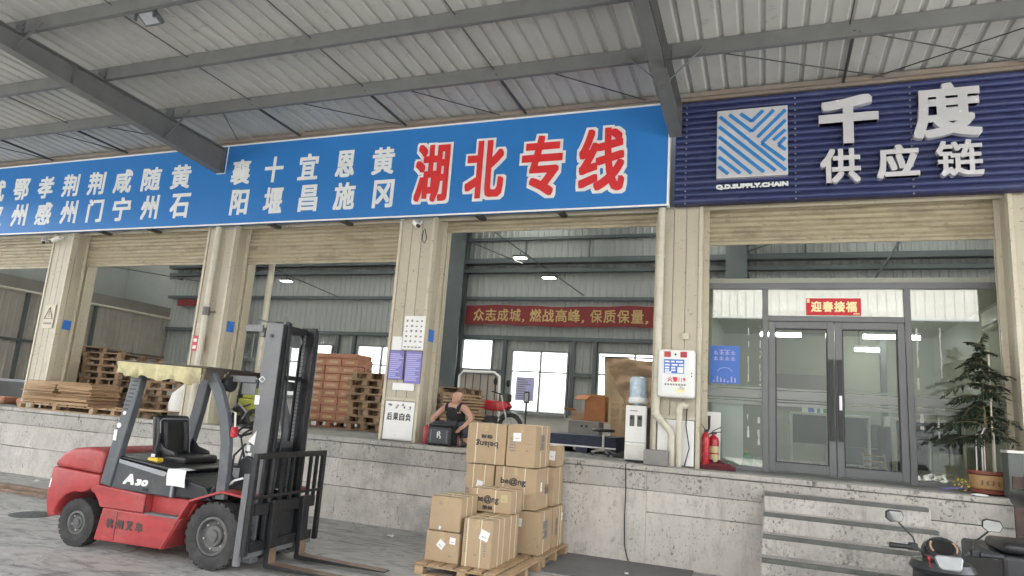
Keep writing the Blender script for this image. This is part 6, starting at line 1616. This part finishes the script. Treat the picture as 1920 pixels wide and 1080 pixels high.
# air conditioner unit right of the pot
t = thing('air_conditioner', 'white outdoor air conditioner unit with dark side at the right edge', 'air conditioner', (2.62, .10, FL + .01), R(-4))
obj('body', MB().box(.12, .82, 0, .30, 0, .50), M['ac_white'], t, bevel=.012); obj('top_cover', MB().box(-.04, .84, -.02, .32, .501, .535), M['ac_white'], t, bevel=.008); obj('side_panel', MB().box(-.03, .118, .0, .3, .0, .50), M['ac_dark'], t, bevel=.006)
gm = MB()
for i in range(9): gm.tube([(.47 + (.05 + .026 * i) * math.cos(k * PI / 12), -.012, .25 + (.05 + .026 * i) * .82 * math.sin(k * PI / 12)) for k in range(25)], .004, 4, False)
for i in range(8): gm.tube([(.47, -.012, .25), (.47 + .27 * math.cos(i * PI / 4), -.012, .25 + .22 * math.sin(i * PI / 4))], .004, 4)
obj('grille', gm, M['white'], t); obj('fan_well', MB().lathe([(.25, -.006), (.25, -.001)], 24, 'y', (.47, 0, .25)), M['black'], t)
t = thing('rust_post', 'dark brown steel post standing against the dock beside the scooters', 'post', (2.62, -.20, 0)); obj('plate', MB().box(-.09, .03, -.04, .0, 0, 1.50), mat('rust_brown', (.085, .055, .045), .8, var=.3), t, bevel=.004); obj('flange', MB().box(.032, .075, -.08, .06, 0, 1.52), M['ac_dark'], t, bevel=.004)

# ================================================================ MAN SITTING AT THE DOCK EDGE
def skin(name, pts, edges, root, mt, parent=None, sub=2):
    me = bpy.data.meshes.new(name)
    names = list(pts); ix = {k: i for i, k in enumerate(names)}
    me.from_pydata([pts[k][0] for k in names], [(ix[a], ix[b]) for a, b in edges], [])
    o = bpy.data.objects.new(name, me); C.objects.link(o)
    md = o.modifiers.new('s', 'SKIN'); md.use_smooth_shade = True
    for i, k in enumerate(names):
        sv_ = me.skin_vertices[0].data[i]; r_ = pts[k][1]; sv_.radius = r_ if isinstance(r_, tuple) else (r_, r_); sv_.use_root = (k == root)
    ss = o.modifiers.new('d', 'SUBSURF'); ss.levels = sub; ss.render_levels = sub
    dg = bpy.context.evaluated_depsgraph_get()
    nm = bpy.data.meshes.new_from_object(o.evaluated_get(dg))
    bpy.data.objects.remove(o)
    for p in nm.polygons: p.use_smooth = True
    nm.materials.clear()
    return link(name, nm, mt, parent)
mx, my = -4.66, .66
man = thing('person', 'bald seated man in a black tank top behind the black case at the dock edge', 'person', (mx, my, FL + .006))
PT = dict(
    pel=((0, .06, .33), (.155, .12)), wai=((0, .03, .42), (.145, .105)), che=((0, -.04, .55), (.165, .105)), upc=((0, -.07, .645), (.12, .085)), nek=((.015, -.09, .70), (.066, .066)), hd0=((.035, -.11, .745), (.074, .084)), hd1=((.055, -.115, .80), (.090, .105)), hd2=((.06, -.105, .86), (.088, .102)), hd3=((.06, -.10, .905), (.055, .066)),
    shR=((-.17, -.06, .625), .068), elR=((-.36, -.12, .42), .046), wrR=((-.24, -.30, .31), .033), haR=((-.20, -.345, .285), (.036, .024)),
    shL=((.18, -.06, .63), .068), elL=((.345, -.15, .47), .046), wrL=((.30, -.34, .33), .033), haL=((.26, -.385, .30), (.036, .024)),
    hiR=((-.10, .02, .31), .10), knR=((-.27, -.28, .33), .066), anR=((-.26, -.20, .07), .042), toR=((-.28, -.33, .035), .035),
    hiL=((.10, .02, .31), .10), knL=((.29, -.27, .33), .066), anL=((.29, -.20, .07), .042), toL=((.31, -.33, .035), .035))
ED = [('pel', 'wai'), ('wai', 'che'), ('che', 'upc'), ('upc', 'nek'), ('nek', 'hd0'), ('hd0', 'hd1'), ('hd1', 'hd2'), ('hd2', 'hd3'), ('upc', 'shR'), ('shR', 'elR'), ('elR', 'wrR'), ('wrR', 'haR'), ('upc', 'shL'), ('shL', 'elL'), ('elL', 'wrL'), ('wrL', 'haL'),
      ('pel', 'hiR'), ('hiR', 'knR'), ('knR', 'anR'), ('anR', 'toR'), ('pel', 'hiL'), ('hiL', 'knL'), ('knL', 'anL'), ('anL', 'toL')]
for s, (hx, hy, hz), dr in (('R', PT['haR'][0], Vector((.35, -.55, -.75)).normalized()), ('L', PT['haL'][0], Vector((-.35, -.55, -.75)).normalized())):
    for i in range(5):
        off = Vector(((i - 2) * .017, -.004 * abs(i - 2), .0))
        b = Vector((hx, hy, hz)) + off * .9 + dr * .02
        ln = (.045, .072, .078, .07, .055)[i]
        if i == 0: b = Vector((hx, hy, hz)) + Vector((-.02 if s == 'R' else .02, -.012, .012)); dd = (dr + Vector((-.5 if s == 'R' else .5, -.3, .2))).normalized()
        else: dd = dr
        k1, k2 = f'f{s}{i}a', f'f{s}{i}b'
        PT[f'f{s}{i}0'] = (tuple(b), .0105); PT[k1] = (tuple(b + dd * ln * .5), .0095); PT[k2] = (tuple(b + dd * ln * .8 + Vector((0, .012, -.02))), .008)
        ED += [(f'ha{s}', f'f{s}{i}0'), (f'f{s}{i}0', k1), (k1, k2)]
man.scale = (1, 1, .93)
body = skin('body', PT, ED, 'pel', M['skin'], man)
# face, turned to his left: nose, brow, mouth, ears, eyes, stubble
fd = Vector((.62, -.75, -.22)).normalized(); fr_ = Vector((fd.y, -fd.x, 0)).normalized() * -1; fu = fr_.cross(fd) * 1
if fu.z < 0: fu = -fu
hc = Vector((.054, -.105, .815))
nose = MB(); a = hc + fd * .090 + fu * .015; nose.tube([a, a + fd * .016 - fu * .018, a + fd * .026 - fu * .034, a + fd * .008 - fu * .044], [.007, .010, .014, .008], 8)
obj('nose', nose, M['skin'], man, smooth=True, ang=80)
brow = MB(); brow.tube([hc + fd * .086 + fr_ * s * .034 + fu * (.024 if abs(s) < 1 else .02) for s in (-1.1, -.4, .4, 1.1)], .008, 7); obj('brow', brow, M['hair'], man, smooth=True)
for s in (-1, 1):
    obj('eye', MB().lathe([(.002, -.006), (.007, 0), (.002, .006)], 8, 'z', tuple(hc + fd * .092 + fr_ * s * .029 + fu * .008)), M['ink'], man, smooth=True)
    ec = hc + fr_ * s * .092 - fd * .012
    ear = MB(); ear.tube([ec + fu * .03, ec + fu * .035 - fd * .012 + fr_ * s * .01, ec + fu * .01 - fd * .018 + fr_ * s * .014, ec - fu * .02 - fd * .006 + fr_ * s * .006], [.006, .010, .010, .007], 7); obj('ear', ear, M['skin'], man, smooth=True, ang=80)
obj('mouth', MB().tube([hc + fd * .092 + fr_ * s * .02 - fu * (.046 + .003 * abs(s)) for s in (-1, 0, 1)], [.003, .0055, .003], 7), M['card_red'], man, smooth=True)
obj('jaw', MB().lathe([(.012, -.014), (.026, 0), (.012, .014)], 10, 'z', tuple(hc + fd * .068 - fu * .072)), M['skin'], man, smooth=True, ang=80)
cap = MB(); vs = []
for j in range(7):
    for i in range(17):
        th = R(8 + j * 13); ph = 2 * PI * i / 16
        v = fd * (-.15) * 0 + Vector((math.sin(th) * math.cos(ph) * .083, math.sin(th) * math.sin(ph) * .097, math.cos(th) * .090))
        vs.append(hc + Vector((.002, .012, .006)) + v - fd * .012)
cap.add(vs, [(j * 17 + i, j * 17 + i + 1, (j + 1) * 17 + i + 1, (j + 1) * 17 + i) for j in range(6) for i in range(16)])
# tank top: the torso again, a little fuller, with shoulder straps
tk = dict(pel=((0, .06, .325), (.165, .13)), wai=((0, .03, .42), (.160, .120)), che=((0, -.045, .55), (.185, .128)), top=((0, -.078, .635), (.150, .118)), nck=((.005, -.088, .678), (.108, .092)))
skin('tank_top', tk, [('pel', 'wai'), ('wai', 'che'), ('che', 'top'), ('top', 'nck')], 'pel', M['tank'], man)
for s in (-1, 1):
    stp = MB(); stp.tube([(s * .095, -.165, .565), (s * .105, -.15, .64), (s * .108, -.085, .702), (s * .105, .0, .68), (s * .10, .045, .58)], .032, 8); obj('tank_strap', stp, M['tank'], man, smooth=True, ang=80)
tr = {k: (PT[k][0], (PT[k][1] + .014) if not isinstance(PT[k][1], tuple) else tuple(x + .012 for x in PT[k][1])) for k in ('pel', 'hiR', 'knR', 'hiL', 'knL')}
tr['shR_'] = (tuple(Vector(PT['knR'][0]).lerp(Vector(PT['anR'][0]), .75)), .062); tr['shL_'] = (tuple(Vector(PT['knL'][0]).lerp(Vector(PT['anL'][0]), .75)), .062)
skin('trousers', tr, [('pel', 'hiR'), ('hiR', 'knR'), ('knR', 'shR_'), ('pel', 'hiL'), ('hiL', 'knL'), ('knL', 'shL_')], 'pel', M['trousers'], man)
for k in ('R', 'L'):
    a = Vector(PT['an' + k][0]); b = Vector(PT['to' + k][0]); obj('shoe', MB().tube([a + Vector((0, .05, -.03)), a + Vector((0, -.02, -.022)), b + Vector((0, 0, .004)), b + Vector((0, -.04, .0))], [.035, .045, .042, .025], 10), M['shoe'], man, smooth=True, ang=80)
t = thing('plastic_stool', 'low red plastic stool under the seated man', 'stool', (mx - .04, my + .12, FL + .006)); obj('seat', MB().lathe([(.15, .175), (.16, .185), (.15, .20), (.02, .203)], 20), M['stool_red'], t, smooth=True)
for i in range(4): a = PI / 4 + i * PI / 2; obj('leg', MB().bar((.15 * math.cos(a), .15 * math.sin(a), 0), (.11 * math.cos(a), .11 * math.sin(a), .18), .045, .02), M['stool_red'], t)
t = thing('gas_bottle', 'slim red cylinder standing beside the seated man and the black case', 'cylinder', (-5.02, .42, FL + .006)); obj('body', MB().lathe([(.062, 0), (.068, .02), (.068, .24), (.05, .28), (.02, .30)], 16), M['stool_red'], t, smooth=True); obj('hose', MB().tube([(.0, 0, .3), (.08, -.05, .26), (.12, -.08, .12), (.13, -.1, .02)], .014, 7), M['bolt'], t, smooth=True)
t = thing('black_case', 'black case with a white emblem standing at the very dock edge', 'case', (-4.65, .22, FL + .006), R(-3))
obj('body', MB().box(-.205, .205, -.12, .12, .012, .29), M['black'], t, bevel=.025, seg=3); obj('lid', MB().box(-.20, .20, -.115, .115, .292, .315), M['vinyl'], t, bevel=.012)
obj('face_panel', MB().box(-.17, .17, -.127, -.119, .04, .25), M['fl_dark'], t, bevel=.006); obj('seam', MB().box(-.14, -.135, -.131, -.126, .05, .24).box(.135, .14, -.131, -.126, .05, .24), M['trim_grey'], t)
obj('emblem', MB().tube([(-.02, -.13, .12), (-.02, -.13, .205), (.005, -.13, .215), (.02, -.13, .19), (.0, -.13, .165), (.03, -.13, .145), (.028, -.13, .11)], .011, 5), M['paper'], t); obj('foot', MB().box(-.19, -.15, -.1, .1, 0, .012).box(.15, .19, -.1, .1, 0, .012), M['rubber'], t)
obj('handle', MB().tube([(-.21, -.02, .25), (-.225, -.02, .2), (-.21, -.02, .13)], .012, 6), M['trim_grey'], t)

# ================================================================ SCOOTERS
def scooter(loc, rz, label):
    """faces local +y; handlebar across x"""
    t = thing('scooter', label, 'scooter', loc, rz, 'scooters parked by the steps')
    for y, r in ((.62, .21), (-.60, .21)):
        w_ = obj('wheel', MB().lathe([(.13, -.05), (.17, -.062), (r - .01, -.05), (r, -.02), (r, .02), (r - .01, .05), (.17, .062), (.13, .05)], 28, 'x', (0, y, r)), M['rubber'], t, smooth=True); obj('rim', MB().lathe([(.135, -.045), (.06, -.03), (.05, -.07), (.05, .07), (.06, .03), (.135, .045)], 20, 'x', (0, y, r)), M['rim'], w_, smooth=True)
    lg = MB(); lg.prism([(.34, .30), (.42, .30), (.36, .62), (.30, .86), (.22, .86), (.27, .60)], -.19, .19, 'yz'); obj('leg_shield', lg, M['scooter'], t, bevel=.04, seg=3, smooth=True)
    obj('front_fender', MB().prism([(.36, .30), (.45, .44), (.62, .47), (.80, .40), (.80, .36), (.62, .43), (.47, .39)], -.07, .07, 'yz'), M['scooter'], t, bevel=.01)
    obj('fork', MB().tube([(-.08, .62, .21), (-.06, .44, .55)], .02, 7).tube([(.08, .62, .21), (.06, .44, .55)], .02, 7), M['steel_dark'], t)
    obj('floorboard', MB().box(-.17, .17, -.15, .36, .26, .32), M['scooter'], t, bevel=.02)
    obj('rear_body', MB().prism([(-.15, .30), (-.15, .55), (-.85, .68), (-.92, .60), (-.70, .42), (-.4, .30)], -.16, .16, 'yz'), M['scooter'], t, bevel=.04, seg=3, smooth=True)
    obj('seat', MB().prism([(-.12, .60), (-.10, .68), (-.45, .70), (-.80, .78), (-.86, .74), (-.80, .69)], -.14, .14, 'yz'), M['vinyl'], t, bevel=.035, seg=3, smooth=True)
    obj('inner_apron', MB().lathe([(.20, -.03), (.225, 0), (.20, .05), (.10, .07)], 24, 'z', (0, .22, .86)), M['scooter'], t, smooth=True)
    obj('apron_trim', MB().tube([(.17 * math.cos(a), .10 - .1 * abs(math.sin(a)) * 0 - .005, .60 + .20 * math.sin(a)) for a in [PI * i / 10 for i in range(11)]], .014, 7), M['scooter_silver'], t, smooth=True)
    dh = MB(); vs = []; n = 20
    prof = [(.085, .88), (.115, .93), (.135, .985), (.13, 1.02), (.105, 1.045), (.02, 1.06)]
    dh.M = Matrix.Translation((0, .25, .95)) @ Matrix.Rotation(R(30), 4, 'X') @ Matrix.Translation((0, 0, -.98))
    dh.lathe(prof, 24); obj('dash_hood', dh, M['scooter'], t, smooth=True, ang=60)
    fc = MB(); fc.M = Matrix.Translation((0, .175, 1.0)) @ Matrix.Rotation(R(40), 4, 'X')
    fc.lathe([(.09, -.004), (.115, 0), (.115, .012), (.10, .020)], 22); obj('dash_ring', fc, M['scooter'], t, smooth=True)
    sc = MB(); sc.M = fc.M @ Matrix.Scale(.8, 4, (0, 1, 0)); sc.lathe([(.085, .014), (.085, .0265)], 22); obj('dash_screen', sc, M['screen'], t)
    am = MB(); am.M = fc.M
    for s in (-1, 1): am.tube([(s * .088 * math.cos(a), .088 * math.sin(a), .024) for a in (-.5, -.2, .1, .4, .6)], .008, 6)
    obj('amber_lens', am, M['amber'], t, smooth=True)
    pl = MB(); pl.M = Matrix.Translation((0, -.07, .035)) @ Matrix.Translation((0, .1, .9)) @ Matrix.Rotation(R(-22), 4, 'X') @ Matrix.Translation((0, -.1, -.9)); pl.prism([(-.075, .945), (.075, .945), (.095, .93), (.075, .855), (.055, .835), (-.055, .835), (-.075, .855), (-.095, .93)], .085, .14); obj('centre_plate', pl, M['scooter_silver'], t, bevel=.012, seg=2)
    obj('handlebar', MB().tube([(-.34, .13, 1.0), (-.20, .16, 1.0), (-.12, .21, .965), (.12, .21, .965), (.20, .16, 1.0), (.34, .13, 1.0)], .014, 8), M['steel_dark'], t, smooth=True)
    for s in (-1, 1):
        g = obj('grip', MB().lathe([(.019, -.075), (.021, -.07), (.018, .05), (.024, .06), (.024, .07)] if s > 0 else [(.024, -.07), (.024, -.06), (.018, -.05), (.021, .07), (.019, .075)], 12, 'x', (-s * .30 if s < 0 else -.30, .135, 1.0)) if s > 0 else MB().lathe([(.024, -.07), (.018, -.05), (.021, .07), (.019, .075)], 12, 'x', (.30, .135, 1.0)), M['black'], t, smooth=True)
        obj('switch_block', MB().box(s * .205 - .03, s * .205 + .03, .13, .19, .975, 1.03), M['black'], t, bevel=.01)
        obj('brake_lever', MB().tube([(s * .17, .19, 1.0), (s * .25, .215, .985), (s * .36, .20, .975)], .008, 6), M['bolt'], t)
        arm = [(s * .19, .17, 1.03), (s * .20, .18, 1.07), (s * .30, .16, 1.17)]
        a_ = obj('mirror_arm', MB().tube(arm, .007, 7), M['black'], t, smooth=True)
        mm_ = MB(); mm_.M = Matrix.Translation((s * .325, .15, 1.215)) @ Matrix.Rotation(R(12), 4, 'X') @ Matrix.Rotation(R(-s * 8), 4, 'Z')
        mm_.prism([(-.065, .03), (-.04, .045), (.05, .04), (.07, .0), (.05, -.045), (-.03, -.05), (-.065, -.02)], 0, .022); hd_ = obj('mirror_housing', mm_, M['black'], t, bevel=.006)
        m2 = MB(); m2.M = mm_.M; m2.prism([(-.058, .026), (-.036, .039), (.045, .034), (.063, .0), (.045, -.038), (-.027, -.043), (-.058, -.018)], -.004, -.001); obj('mirror_glass', m2, M['mirror'], hd_)
    obj('ignition_key', MB().box(-.13, -.115, .06, .09, .935, .955).tube([(-.12, .07, .94), (-.125, .05, .91), (-.12, .05, .88)], .005, 6), M['ext_red'], t)
    obj('tail_lamp', MB().box(-.08, .08, -.93, -.90, .58, .66), M['ext_red'], t, bevel=.01); obj('rear_fender', MB().box(-.07, .07, -.95, -.75, .38, .42), M['scooter'], t, bevel=.01)
    return t
scooter((1.27, -3.25, 0), R(3), 'black scooter with a round dash parked facing the steps at bottom right')
scooter((2.45, -2.6, 0), R(-82), 'darker scooter at the right edge beside the scooter with the round dash')
t = thing('delivery_tricycle', 'black cargo tricycle tail with a black seat at the right edge', 'tricycle', (1.98, -2.1, 0), R(4))
obj('cargo_box', MB().box(-.25, .7, -.5, .5, .55, .95), M['scooter'], t, bevel=.03); obj('seat_pad', MB().box(-.22, .25, -.45, .0, .955, 1.05), M['vinyl'], t, bevel=.04, seg=3, smooth=True); obj('pad_back', MB().box(.30, .40, -.45, .3, .955, 1.16), M['vinyl'], t, bevel=.03, seg=3, smooth=True)
obj('seat', MB().prism([(.06, 1.30), (.5, 1.24), (.7, 1.30), (.6, 1.42), (.12, 1.46), (.04, 1.42)], -.2, .2), M['vinyl'], t, bevel=.05, seg=3, smooth=True); obj('seat_post', MB().tube([(.35, 0, .9), (.35, 0, 1.3)], .03, 8), M['steel_dark'], t)
for y in (-.45, .45):
    w_ = obj('wheel', ring(MB(), (.2, y, .27), .22, .05), M['rubber'], t, smooth=True); obj('rim', MB().lathe([(.17, -.02), (.05, -.03), (.05, .03), (.17, .02)], 18, 'y', (.2, y, .27)), M['rim'], w_)
obj('windshield_frame', MB().tube([(.12, -.3, .95), (.10, -.3, 1.3)], .012, 6).tube([(.24, -.3, .95), (.22, -.3, 1.32)], .012, 6), M['steel_dark'], t)
# litter on the yard
for i, (x, y, lab) in enumerate(((-4.9, -.75, 'crumpled white scrap of paper on the yard in front of the cartons'), (-6.6, -1.1, 'tiny white scrap of paper on the yard beside the forks'), (-12.2, -.6, 'long white scrap of litter on the yard at the left edge'), (-1.55, -.75, 'tiny white scrap on the dark floor patch'))):
    random.seed(40 + i); q = MB(); vs = []
    for j in range(4):
        for k in range(4): vs.append((j * .03 * (2.2 if i == 2 else 1) * (.5 if i in (1, 3) else 1), k * .022 + random.uniform(-.01, .01), random.uniform(.015, .05) * (.5 if i in (1, 3) else 1)))
    q.add(vs, [(j * 4 + k, j * 4 + k + 1, j * 4 + k + 5, j * 4 + k + 4) for j in range(3) for k in range(3)])
    o = obj('paper_scrap', q, M['paper'], loc=(x, y, 0), rot=(0, 0, i * 1.1)); tag(o, lab, 'litter')
